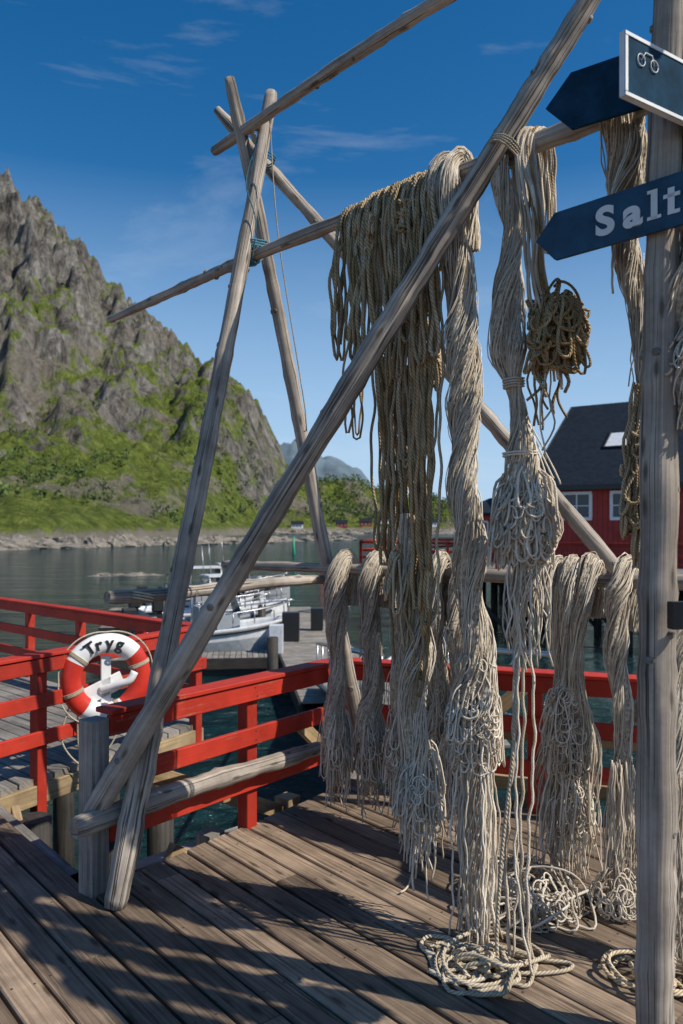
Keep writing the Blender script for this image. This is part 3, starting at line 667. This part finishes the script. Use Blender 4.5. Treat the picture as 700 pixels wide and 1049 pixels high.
# ------------------------------------------------------------ water
WZ=-2.2
m,nt,b=base('water'); tcn=nt.nodes.new('ShaderNodeTexCoord')
n1=noi(nt,mapping(nt,tcn.outputs['Object'],(.9,1.8,1)),1.0,6,.65,.4); n3_=noi(nt,mapping(nt,tcn.outputs['Object'],(.12,.3,1)),1.0,4,.6,.4); n2_=noi(nt,mapping(nt,tcn.outputs['Object'],(.03,.09,1)),1.0,3,.5)
nt.links.new(ramp(nt,n2_,[(.35,(.003,.020,.026)),(.65,(.008,.036,.036))]),b.inputs['Base Color']); b.inputs['Roughness'].default_value=.08; b.inputs['IOR'].default_value=1.33; b.inputs['Specular IOR Level'].default_value=.36
bump(nt,b,mth(nt,'ADD',mth(nt,'MULTIPLY',n1,.7),mth(nt,'MULTIPLY',n3_,2.8)),1,.9); M_water=m
mb=MB(); mb.add([(-6000,-200,WZ),(6000,-200,WZ),(6000,9000,WZ),(-6000,9000,WZ)],[(0,1,2,3)]); mb.build('water',[M_water])

# ------------------------------------------------------------ terrain
ridge=np.array([(-520,330),(-368,295),(-300,270),(-257,249),(-232,235),(-213,214),(-180,187),(-165,170),(-147,148),(-118,131),(-99,110),(-81,111),(-65,93),(-48,55),(-40,36),(-15,32),(0,34),(40,25),(80,17),(160,9),(300,4)],float)
ys_t=np.array([(-520,110),(-130,112),(-65,150),(-48,240),(-32,380),(0,430),(100,480),(300,540)],float)
ft=np.array([(-1,-.3),(0,0),(.08,.04),(.2,.09),(.35,.18),(.5,.31),(.60,.44),(.66,.58),(.78,.73),(.86,.89),(1,1),(1.4,.9),(3,.5)])
nx,ny=430,360; xs=np.linspace(-440,240,nx); ysv=np.linspace(95,700,ny)
V=[]
for j,y in enumerate(ysv):
    for i,x in enumerate(xs):
        H=np.interp(x,ridge[:,0],ridge[:,1]); y0=np.interp(x,ys_t[:,0],ys_t[:,1]); y0+=16*noise.noise(Vector((x*.03,y*.03,0)))+5*noise.noise(Vector((x*.12,y*.12,0)))
        t=(y-y0)/(600-y0)
        wv=.07*noise.noise(Vector((x*.02,y*.01,8)))+.04*noise.noise(Vector((x*.06,y*.03,4)))
        h=H*np.interp(t+wv*min(1,max(0,t*3)),ft[:,0],ft[:,1])
        if t>0:
            k=min(1,t*5); v3=Vector((x*.030+y*.010,y*.012-x*.008,3.1))
            g=noise.ridged_multi_fractal(v3,.85,2.2,6,1.0,2.0)-1.1
            g2=noise.ridged_multi_fractal(Vector((x*.09-y*.03,y*.035+x*.03,1.)),.8,2.2,4,1.0,2.0)-1.1
            g3=noise.fractal(Vector((x*.05,y*.05,1.)),.8,2.1,5)
            tt=min(1,max(0,(t-.22)*2.2))
            h+=H*(.088*g+.034*g2)*k*(.3+.7*tt)+(3.4+H*.05*tt)*g3*k
            h+=2.0*min(1,t*25)
        else: h=min(h,0)+2*t-1.0
        V.append((x,y,WZ+h))
F=[(j*nx+i,j*nx+i+1,(j+1)*nx+i+1,(j+1)*nx+i) for j in range(ny-1) for i in range(nx-1)]
m,nt,b=base('mountain_rock_and_grass'); tcn=nt.nodes.new('ShaderNodeTexCoord'); ge=nt.nodes.new('ShaderNodeNewGeometry')
sp=nt.nodes.new('ShaderNodeSeparateXYZ'); nt.links.new(ge.outputs['Normal'],sp.inputs[0]); ps=nt.nodes.new('ShaderNodeSeparateXYZ'); nt.links.new(ge.outputs['Position'],ps.inputs[0])
r1=noi(nt,mapping(nt,tcn.outputs['Object'],(.10,.06,.05),rot=(0,.5,.2)),1,9,.72,1.0); r2=noi(nt,tcn.outputs['Object'],.018,6,.65); r3=noi(nt,tcn.outputs['Object'],.3,5,.72); r4=noi(nt,mapping(nt,tcn.outputs['Object'],(.35,.1,.10),rot=(0,.6,.3)),1,7,.7,.7)
rr_=mth(nt,'ADD',mth(nt,'MULTIPLY',r1,.6),mth(nt,'MULTIPLY',r4,.4))
rock=ramp(nt,rr_,[(.38,(.025,.024,.024)),(.46,(.12,.11,.098)),(.54,(.26,.24,.21)),(.64,(.45,.42,.37))])
rock=mixc(nt,ramp(nt,r2,[(.42,0.),(.68,.4)]),rock,(.13,.11,.07),)
gr=ramp(nt,r3,[(.3,(.035,.060,.012)),(.5,(.13,.17,.026)),(.7,(.25,.29,.06))])
hz=mth(nt,'MULTIPLY',ps.outputs[2],-.0021)
gf=mth(nt,'ADD',mth(nt,'ADD',mth(nt,'MULTIPLY',sp.outputs[2],1.25),hz),mth(nt,'MULTIPLY',mth(nt,'SUBTRACT',r2,.5),2.5)); gf=mth(nt,'ADD',gf,mth(nt,'MULTIPLY',mth(nt,'SUBTRACT',r1,.5),2.4))
gf=ramp(nt,gf,[(.44,0.),(.70,.95)])
col=mixc(nt,gf,rock,gr)
tal=ramp(nt,mth(nt,'ADD',noi(nt,mapping(nt,tcn.outputs['Object'],(.02,.008,.03),(5,5,5)),1,6,.65,.8),mth(nt,'MULTIPLY',mth(nt,'SUBTRACT',r3,.5),.25)),[(.56,0.),(.62,.85)])
col=mixc(nt,tal,col,mixc(nt,r3,(.11,.09,.065),(.34,.30,.25)))
sh=ramp(nt,mth(nt,'ADD',mth(nt,'MULTIPLY',ps.outputs[2],.12),mth(nt,'MULTIPLY',r3,.7)),[(.30,1.),(.46,0.)])
col=mixc(nt,sh,col,(.26,.23,.18))
nt.links.new(col,b.inputs['Base Color']); b.inputs['Roughness'].default_value=.95; b.inputs['Specular IOR Level'].default_value=.1
bump(nt,b,mth(nt,'ADD',rr_,mth(nt,'MULTIPLY',r3,.2)),1,10.0)
mb=MB(); mb.add(V,F,None,0,True); mb.build('mountain',[m])
Vg=np.array(V)
mb=MB(); V=[];F=[]; nx2,ny2=140,30
hp=np.array([(-700,150),(-300,170),(-160,225),(-118,240),(-90,205),(-50,180),(0,172),(49,140),(110,90),(200,40),(260,0),(2000,-10)],float)
for j in range(ny2):
    y=1700+j*25
    for i in range(nx2):
        x=-700+i*10; t=j/(ny2-1); h=np.interp(x,hp[:,0],hp[:,1])*math.sin(min(1,t*1.6)*math.pi/2); h+=h*.16*noise.fractal(Vector((x*.012,y*.012,5)),.8,2,5)
        V.append((x,y,WZ-2+h))
F=[(j*nx2+i,j*nx2+i+1,(j+1)*nx2+i+1,(j+1)*nx2+i) for j in range(ny2-1) for i in range(nx2-1)]
mb.add(V,F,None,0,True); mb.build('distant_hill',[plain('distant_hill_hazed_rock',(.11,.155,.185),.95,nz=.2,scale=.02)])  # aerial haze is put into the hill's bluish base colour
m,nt,b=base('shore_rock'); tcn=nt.nodes.new('ShaderNodeTexCoord'); r=noi(nt,tcn.outputs['Object'],.8,7,.7)
nt.links.new(ramp(nt,r,[(.3,(.08,.07,.06)),(.7,(.34,.30,.24))]),b.inputs['Base Color']); bump(nt,b,r,1,.4); b.inputs['Roughness'].default_value=.9; M_rock=m
mb=MB()
def rock(c,s):
    V=[];n1,n2_=14,9;o=U(0,50)
    for i in range(n2_+1):
        for j in range(n1):
            th=math.pi*i/n2_; ph=2*math.pi*j/n1; d=Vector((math.sin(th)*math.cos(ph),math.sin(th)*math.sin(ph),math.cos(th))); k=1+.4*noise.fractal(d*1.5+Vector((o,0,0)),.8,2,4)
            V.append((c[0]+d.x*s[0]*k,c[1]+d.y*s[1]*k,c[2]+d.z*s[2]*k))
    F=[(i*n1+j,i*n1+(j+1)%n1,(i+1)*n1+(j+1)%n1,(i+1)*n1+j) for i in range(n2_) for j in range(n1)]
    mb.add(V,F,None,0,False)
for i in range(120):
    t=R(); x=-56+t*44+U(-1.5,1.5); rock((x,130+t*60+U(-5,5),WZ),(U(.8,4.2),U(1,3),U(.4,2.2)*(1-.4*t)))
for i in range(30): rock((U(-9,2),U(205,225),WZ),(U(1,3),U(1,3),U(.4,1.4)))
for i in range(60): rock((U(-40,60),U(330,350)+i,WZ),(U(2,6),U(1,4),U(.6,2.0)))
for i in range(11): rock((-17+U(-2,2),62+U(-1,1),WZ-.1),(U(.6,1.6),U(.5,1),U(.1,.3)))
mb.build('shore_rocks',[M_rock])
m,nt,b=base('foliage'); at=nd(nt,'ShaderNodeAttribute',{'attribute_name':'rnd'})
nt.links.new(ramp(nt,at.outputs['Fac'],[(0,(.024,.050,.012)),(.6,(.07,.115,.022)),(1,(.15,.19,.035))]),b.inputs['Base Color']); b.inputs['Roughness'].default_value=.8; M_fol=m
mb=MB(); cnt=0
cand=[v for v in Vg if 2.0<v[2]<75 and -.46<v[0]/v[1]<.16]
random.shuffle(cand)
for v in cand:
    if noise.noise(Vector((v[0]*.025,v[1]*.025,9)))<((-.08+v[2]*.006) if v[0]/v[1]<-.04 else -.4): continue
    s=U(.6,2.8)*(1.3 if v[0]/v[1]>-.05 else 1); k=R()
    mb.tube([(v[0],v[1],v[2]-.5),(v[0]+U(-.3,.3),v[1],v[2]+s)],[.18,.06],4,1,cap=False)
    for q in range(20):
        d=np.random.normal(size=3); d/=np.linalg.norm(d); d*=U(.4,1)**.5; c=v+np.array([d[0]*s*.8,d[1]*s*.8,s*1.0+d[2]*s*.85]); l=U(.25,.55)*s*.6
        a_=np.random.normal(size=3);a_/=np.linalg.norm(a_); b_=np.cross(a_,np.random.normal(size=3)); b_/=np.linalg.norm(b_)
        mb.add([c-a_*l,c-b_*l*.7,c+a_*l,c+b_*l*.7],[(0,1,2,3)],None,0,False,min(1,max(0,k*.5+R()*.5)))
    cnt+=1
    if cnt>1250: break
mb.build('shore_trees',[M_fol,M_dark])
def cabin(x,y,wm,s=1):
    i=int(np.argmin((Vg[:,0]-x)**2+(Vg[:,1]-y)**2)); z=max(WZ+1,Vg[i][2])-.3; mb=MB(); L,W,h,hr=7*s,5*s,2.8*s,4.8*s
    mb.box((x,y,z+h/2),(L,W,h),0,0,.02)
    for yy in (-1,1):
        mb.add([(x-L/2-.3,y+yy*(W/2+.4),z+h-.2),(x+L/2+.3,y+yy*(W/2+.4),z+h-.2),(x+L/2+.3,y,z+hr),(x-L/2-.3,y,z+hr)],[(0,1,2,3)],None,1)
    for xx in (-1,1): mb.add([(x+xx*L/2,y-W/2,z+h),(x+xx*L/2,y+W/2,z+h),(x+xx*L/2,y,z+hr-.1)],[(0,1,2)],None,0)
    for k in (-.3,0,.3): mb.box((x+k*L,y-W/2-.03,z+h*.55),(.9*s,.08,1.0*s),0,2,.01); mb.box((x+k*L,y-W/2-.06,z+h*.55),(.6*s,.08,.7*s),0,3,.01)
    mb.build('far_cabin',[wm,M_black,M_white,M_glass])
M_cr=plain('cabin_red',(.32,.03,.02),.7)
cabin(14,462,M_cr); cabin(26,466,M_white); cabin(38,470,M_cr,1.2); cabin(54,478,M_white); cabin(-22,395,M_white,.8); cabin(0,440,M_cr,.9)

# ------------------------------------------------------------ pontoon + boats
mb=MB(); PZ=-1.75
def slab(c,L,W,rot,z=PZ):
    ca,sa=math.cos(rot),math.sin(rot); d=np.array([ca,sa]); n=np.array([-sa,ca]); c=np.array(c)
    k=int(L/.15)
    for i in range(k):
        p=c+d*(-L/2+(i+.5)*L/k); mb.board((*(p-n*W/2),z),(*(p+n*W/2),z),.135,.04,mat=0)
    for s_ in (-1,1): mb.board((*(c-d*L/2+n*s_*(W/2+.03)),z-.12),(*(c+d*L/2+n*s_*(W/2+.03)),z-.12),.06,.28,mat=1)
    mb.board((*(c-d*L/2),z-.3),(*(c+d*L/2),z-.3),W*.9,.3,mat=2)
ra=math.atan2(15.5,-2.3)
slab((-1.05,24.5),18,2.1,ra); slab((-4.0,21.0),4.2,1.1,.12); slab((-5.2,27.5),6,1.0,.12); slab((-6,33.0),7,1.0,.12)
for k in range(28):
    t=k/27; mb.board((-.05+.9*(1-t)-.5,7.0+9.5*t,-.2-1.35*t),(.85+.9*(1-t)-.5+.2,7.0+9.5*t,-.2-1.35*t),.33,.03,mat=0)
for x in (-.55,1.1):
    mb.tube([(x+.9,7,.55),(x+.05,16.5,-.75)],.03,8,3,rope=False); mb.tube([(x+.9,7,-.15),(x+.05,16.5,-1.55)],.04,8,3,rope=False)
    for k in range(7):
        t=k/6; mb.tube([(x+.9-.85*t,7+9.5*t,-.2-1.35*t),(x+.9-.85*t,7+9.5*t,.55-1.3*t)],.02,6,3,rope=False)
for x,y in ((-.6,18.5),(-1.6,26),(-2.3,31)): mb.tube([(x-1,y,-3.5),(x-1,y,-.9)],.13,12,1,rope=False)
mb.box((-1.5,23.6,-1.3),(.5,.4,.85),0,2); mb.box((-1.75,21.4,-1.35),(.35,.35,.75),0,4); mb.box((-.8,26,-1.35),(.4,.4,.7),0,2)
mb.build('floating_pontoon',[M_grey,M_dark,M_black,M_metal,M_hull])
def boat(c,head,L,hm,cabin=True):
    mb=MB(); W=L*.36; ns=14; V=[]
    for i in range(ns):
        t=i/(ns-1); hb=W/2*(1-max(0,(t-.45)/.55)**2.4)*(.92+.08*min(1,t*4)); sh=.7+.32*t*t; kz=-.25+.5*max(0,(t-.6)/.4)**2
        x=-L/2+t*L
        for (yy,zz) in ((0,kz),(hb*.62,kz+.22),(hb*.93,.35+.2*t),(hb,sh),(hb*.93,sh+.02),(hb*.86,sh-.05),(hb*.82,.32),(0,.3)): V.append((x,yy,zz))
        for (yy,zz) in ((0,.3),(hb*.82,.32),(hb*.86,sh-.05),(hb*.93,sh+.02),(hb,sh),(hb*.93,.35+.2*t),(hb*.62,kz+.22),(0,kz)): V.append((x,-yy,zz))
    w_=16; F=[(i*w_+j,i*w_+(j+1)%w_,(i+1)*w_+(j+1)%w_,(i+1)*w_+j) for i in range(ns-1) for j in range(w_)]
    F.append(tuple(range(w_)))
    mb.add(V,F,None,4 if hm==2 else 0,False)
    mb.add([(-L/2-.01,-W*.42,.1),(-L/2-.01,W*.42,.1),(-L/2-.01,W*.42,.68),(-L/2-.01,-W*.42,.68)],[(0,1,2,3)],None,0)
    for s_ in (-1,1):
        P=[(-L/2+t*L,s_*(W/2*(1-max(0,(t-.45)/.55)**2.4)*(.92+.08*min(1,t*4))+.015),.61+.32*t*t) for t in np.linspace(0,1,14)]; mb.tube(P,.045,6,1,rope=False)
        P=[(-L/2+t*L,s_*(W/2*(1-max(0,(t-.45)/.55)**2.4)*.9),1.15+.35*t*t) for t in np.linspace(.45,.98,10)]; mb.tube(P,.02,6,3,rope=False)
        for t in (.5,.65,.8,.93):
            hb=s_*W/2*(1-max(0,(t-.45)/.55)**2.4)*.9; mb.tube([(-L/2+t*L,hb,.75+.35*t*t),(-L/2+t*L,hb,1.15+.35*t*t)],.018,5,3,rope=False)
    mb.box((0,0,.75),(.7,W*.4,.9),0,4,.03)
    mb.prism([(.38,-W*.25,1.15),(.38,W*.25,1.15),(.15,W*.22,1.75),(.15,-W*.22,1.75)],(.02,0,.005),2)
    mb.tube([(.15,-W*.22,1.75),(.15,W*.22,1.75)],.02,6,3,rope=False)
    if cabin:
        mb.prism([(-.9,-W*.3,1.95),(.6,-W*.3,1.95),(.6,W*.3,1.95),(-.9,W*.3,1.95)],(0,0,.06),0)
        for x in (-.85,.5):
            for s_ in (-1,1): mb.tube([(x,s_*W*.27,.6),(x,s_*W*.27,1.96)],.025,6,3,rope=False)
        mb.prism([(.5,-W*.27,1.3),(.5,W*.27,1.3),(.45,W*.27,1.93),(.45,-W*.27,1.93)],(.02,0,0),2)
    else:
        P=[(-1.2,-W*.38,.7),(-1.2,-W*.38,1.7),(-1.2,-W*.3,1.95),(-1.2,W*.3,1.95),(-1.2,W*.38,1.7),(-1.2,W*.38,.7)]; mb.tube(P,.03,6,3,rope=False)
    mb.tube([(-.6,.1,1.9),(-.7,.1,3.2)],.012,5,3,rope=False)
    mb.box((-L/2-.2,0,1.0),(.38,.34,.5),0,1,.06); mb.box((-L/2-.15,0,.4),(.16,.14,1.0),0,1,.03); mb.box((-.9,0,.6),(.45,W*.6,.35),0,1,.04)
    o=mb.build('motorboat',[M_hull,M_black,M_glass,M_metal,M_hullgrey]); o.location=(c[0],c[1],WZ+.08); o.rotation_euler=(0,0,head); return o
boat((-3.5,24.0),.45,4.6,0,False); boat((-4.4,25.9),.5,4.6,2,False); boat((-4.2,29.4),.5,4.8,0,True); boat((-5.4,30.8),.5,4.8,0,False); boat((-5.9,35),.4,5.2,0,True); boat((-5.0,38),.3,5.2,2,True); boat((2.7,20.5),1.2,5.0,0,False)
mb=MB(); mb.tube([(-6.3,105,WZ-1),(-6.3,105,WZ+2.4)],[.25,.12],8,0,rope=False); mb.build('channel_marker',[plain('marker_green',(.02,.3,.15),.5)])
mb=MB(); mb.tube([(-2.5,100,WZ-1),(-2.5,100,WZ+1.4)],[.3,.2],8,0,rope=False); mb.build('channel_marker',[M_buoyred])

# ------------------------------------------------------------ red boathouse
house=empty('red_wooden_house')
e=np.array([.80,-.60,0]); g=np.array([.60,.80,0]); O=np.array([7.9,32.0,.25]); Z=np.array([0,0,1.])
m,nt,b=base('red_cladding'); tcn=nt.nodes.new('ShaderNodeTexCoord')
sx=nt.nodes.new('ShaderNodeSeparateXYZ'); nt.links.new(tcn.outputs['UV'],sx.inputs[0])
wv=mth(nt,'FRACT',mth(nt,'MULTIPLY',sx.outputs[0],5)); ln=ramp(nt,wv,[(0,0.),(.08,1.),(.92,1.),(1,0.)])
nn_=noi(nt,tcn.outputs['UV'],2.5,5,.6)
nt.links.new(mixc(nt,ln,(.08,.010,.007),ramp(nt,nn_,[(.3,(.30,.026,.018)),(.7,(.40,.042,.028))])),b.inputs['Base Color']); bump(nt,b,ln,.6,.02); b.inputs['Roughness'].default_value=.7; M_clad=m
m,nt,b=base('roof_slate'); tcn=nt.nodes.new('ShaderNodeTexCoord'); br=nd(nt,'ShaderNodeTexBrick',Scale=3.0); nt.links.new(tcn.outputs['UV'],br.inputs['Vector'])
br.inputs['Color1'].default_value=(.007,.014,.024,1); br.inputs['Color2'].default_value=(.015,.026,.040,1); br.inputs['Mortar'].default_value=(.004,.005,.007,1)
nt.links.new(br.outputs[0],b.inputs['Base Color']); b.inputs['Roughness'].default_value=.8; b.inputs['Specular IOR Level'].default_value=.2; M_roof=m
LE,GD,HE,HR=16,9.5,3.1,6.6
def P3(u,v,z): return O+e*u+g*v+Z*z
mb=MB()
def wall(p,q,z0,z1,apex=None):
    L=np.linalg.norm(q-p); V=[p+Z*z0,q+Z*z0,q+Z*z1]; UV=[(0,z0),(L,z0),(L,z1)]
    if apex: V.append((p+q)/2+Z*apex); UV.append((L/2,apex))
    V.append(p+Z*z1); UV.append((0,z1)); mb.add(V,[tuple(range(len(V)))],UV,0)
wall(O,O+e*LE,0,HE); wall(O+g*GD,O,0,HE,HR); wall(O+e*LE,O+e*LE+g*GD,0,HE,HR); wall(O+e*LE+g*GD,O+g*GD,0,HE)
mb.build('walls',[M_clad],house)
mb=MB()
for s_ in (0,1):
    v0=-.35 if s_==0 else GD+.35; ze=HE-.35*(HR-HE)/(GD/2)
    a0,b0,c0,d0=P3(-.4,v0,ze),P3(LE+.4,v0,ze),P3(LE+.4,GD/2,HR+.05),P3(-.4,GD/2,HR+.05)
    for dz in (.16,0):
        V=[x+Z*dz for x in (a0,b0,c0,d0)]; mb.add(V,[(0,1,2,3)],[(0,0),(LE+1,0),(LE+1,6),(0,6)],0)
    for p,q in ((a0,b0),(a0,d0),(b0,c0)):
        mb.board(p+Z*.07,q+Z*.07,.06,.2,mat=1)
mb.build('roof',[M_roof,M_black],house)
mb=MB()
def window(u,z,w_,h,face='e'):
    ax=e if face=='e' else g; nrm=-g if face=='e' else -e
    c=(P3(u,0,z) if face=='e' else P3(0,u,z))+nrm*.03
    for s_ in (-1,1):
        mb.board(c+ax*s_*w_/2-Z*h/2,c+ax*s_*w_/2+Z*h/2,.12,.07,up=tuple(nrm),mat=0)
        mb.board(c-ax*(w_/2+.05)+Z*s_*(h/2+.05),c+ax*(w_/2+.05)+Z*s_*(h/2+.05),.07,.12,mat=0)
    mb.board(c-Z*h/2,c+Z*h/2,.05,.05,up=tuple(nrm),mat=0); mb.board(c-ax*w_/2,c+ax*w_/2,.04,.04,mat=0)
    V=[c-ax*w_/2-Z*h/2-nrm*.01,c+ax*w_/2-Z*h/2-nrm*.01,c+ax*w_/2+Z*h/2-nrm*.01,c-ax*w_/2+Z*h/2-nrm*.01]; mb.add(V,[(0,1,2,3)],None,1)
window(1.6,2.2,1.1,.9); window(3.5,2.2,1.1,.9); window(7,1.9,1.1,1.1); window(10,1.9,1.1,1.1); window(4.7,1.6,.9,1.1,face='g'); window(4.7,4.4,.8,.9,face='g')
sl_=(HR-HE)/(GD/2); c=P3(2.6,2.2,HE+2.2*sl_+.22); up=g+Z*sl_; up/=np.linalg.norm(up); nr_=np.cross(e,up)
V=[c-e*.55-up*.6,c+e*.55-up*.6,c+e*.55+up*.6,c-e*.55+up*.6]; mb.add(V,[(0,1,2,3)],None,2)
for p,q in ((0,1),(1,2),(2,3),(3,0)): mb.board(V[p],V[q],.08,.08,up=tuple(nr_),mat=3)
for u in (-.02,LE): mb.board(P3(u,-.03,0),P3(u,-.03,HE-.35),.14,.05,up=tuple(g),mat=0)
mb.build('windows_and_trim',[M_white,M_glass,M_hull,M_black],house)
mb=MB()
O2=P3(-3.6,.4,0)
def Q(u,v,z): return O2+e*u+g*v+Z*z
V=[Q(0,0,0),Q(3.5,0,0),Q(3.5,0,1.9),Q(0,0,1.9)]; mb.add(V,[(0,1,2,3)],[(0,0),(3.5,0),(3.5,1.9),(0,1.9)],0)
V=[Q(0,3,0),Q(0,0,0),Q(0,0,1.9),Q(0,3,2.5)]; mb.add(V,[(0,1,2,3)],[(0,0),(3,0),(3,1.9),(0,2.5)],0)
V=[Q(-.3,-.3,1.85),Q(3.55,-.3,1.85),Q(3.55,3.2,2.6),Q(-.3,3.2,2.6)]; mb.prism(V,(0,0,.12),1)
for u in (.8,1.9,2.9):
    V=[Q(u-.4,-.03,.6),Q(u+.4,-.03,.6),Q(u+.4,-.03,1.6),Q(u-.4,-.03,1.6)]; mb.add(V,[(0,1,2,3)],None,3)
    for p,q in ((0,1),(1,2),(2,3),(3,0)): mb.board(V[p],V[q],.05,.08,up=tuple(-g) if p%2 else (0,0,1),mat=2)
mb.build('annex',[M_clad,M_roof,M_white,M_glass],house)
mb=MB()
W0=P3(-5,-5.5,0)
def Wp(u,v,z): return W0+e*u+g*v+Z*z
for k in range(40):
    mb.board(Wp(0,.15*k*1.0,-.1),Wp(24,.15*k*1.0,-.1),.14,.05,mat=0)
mb.board(Wp(0,-.05,-.3),Wp(24,-.05,-.3),.12,.35,mat=0); mb.board(Wp(-.05,0,-.3),Wp(-.05,20,-.3),.12,.35,mat=0)
V=[Wp(0,6,-.09),Wp(24,6,-.09),Wp(24,20,-.09),Wp(0,20,-.09)]; mb.add(V,[(0,1,2,3)],None,0)
for i in range(12):
    for j in range(6):
        p=Wp(i*2.0+.2,j*3+.2,0); mb.tube([(p[0],p[1],-4),(p[0],p[1],-.1)],.14,8,1,rope=False)
        if i<11 and j<3: mb.board(Wp(i*2.0+.2,j*3+.2,-.3),Wp(i*2.0+2.2,j*3+.2,-2.2),.06,.14,mat=1)
mb.build('wharf',[M_grey,M_dark])
a_=Wp(.1,.1,0); b_=Wp(23,.1,0); c_=Wp(.1,15,0)
r_=railing('red_railing',a_[:2],b_[:2],[i*1.9 for i in range(12)],1,zt=.95,boards=(.85,.55,.28)); r_.location.z=.2
r_=railing('red_railing',a_[:2],c_[:2],[i*1.9 for i in range(8)],-1,zt=.95,boards=(.85,.55,.28)); r_.location.z=.2
ez=empty('painting_easel'); mb=MB(); c=Wp(6.0,1.0,-.05)
for s_ in (-1,1): mb.board(c+e*.55*s_,c+e*.12*s_+Z*2.4+g*.2,.08,.08,up=(0,1,0),mat=0)
mb.board(c+g*.7,c+Z*2.4+g*.2,.07,.07,up=(1,0,0),mat=0); mb.board(c-e*.45+Z*1.1,c+e*.45+Z*1.1,.07,.05,mat=0)
mb.board(c+Z*1.65-e*.45-g*.02,c+Z*1.65+e*.45-g*.02,.03,.95,mat=1); mb.board(c+Z*1.75-e*.25-g*.04,c+Z*1.75+e*.3-g*.04,.01,.5,mat=2)
mb.build('easel_frame',[M_tan,M_orange,M_white],ez)
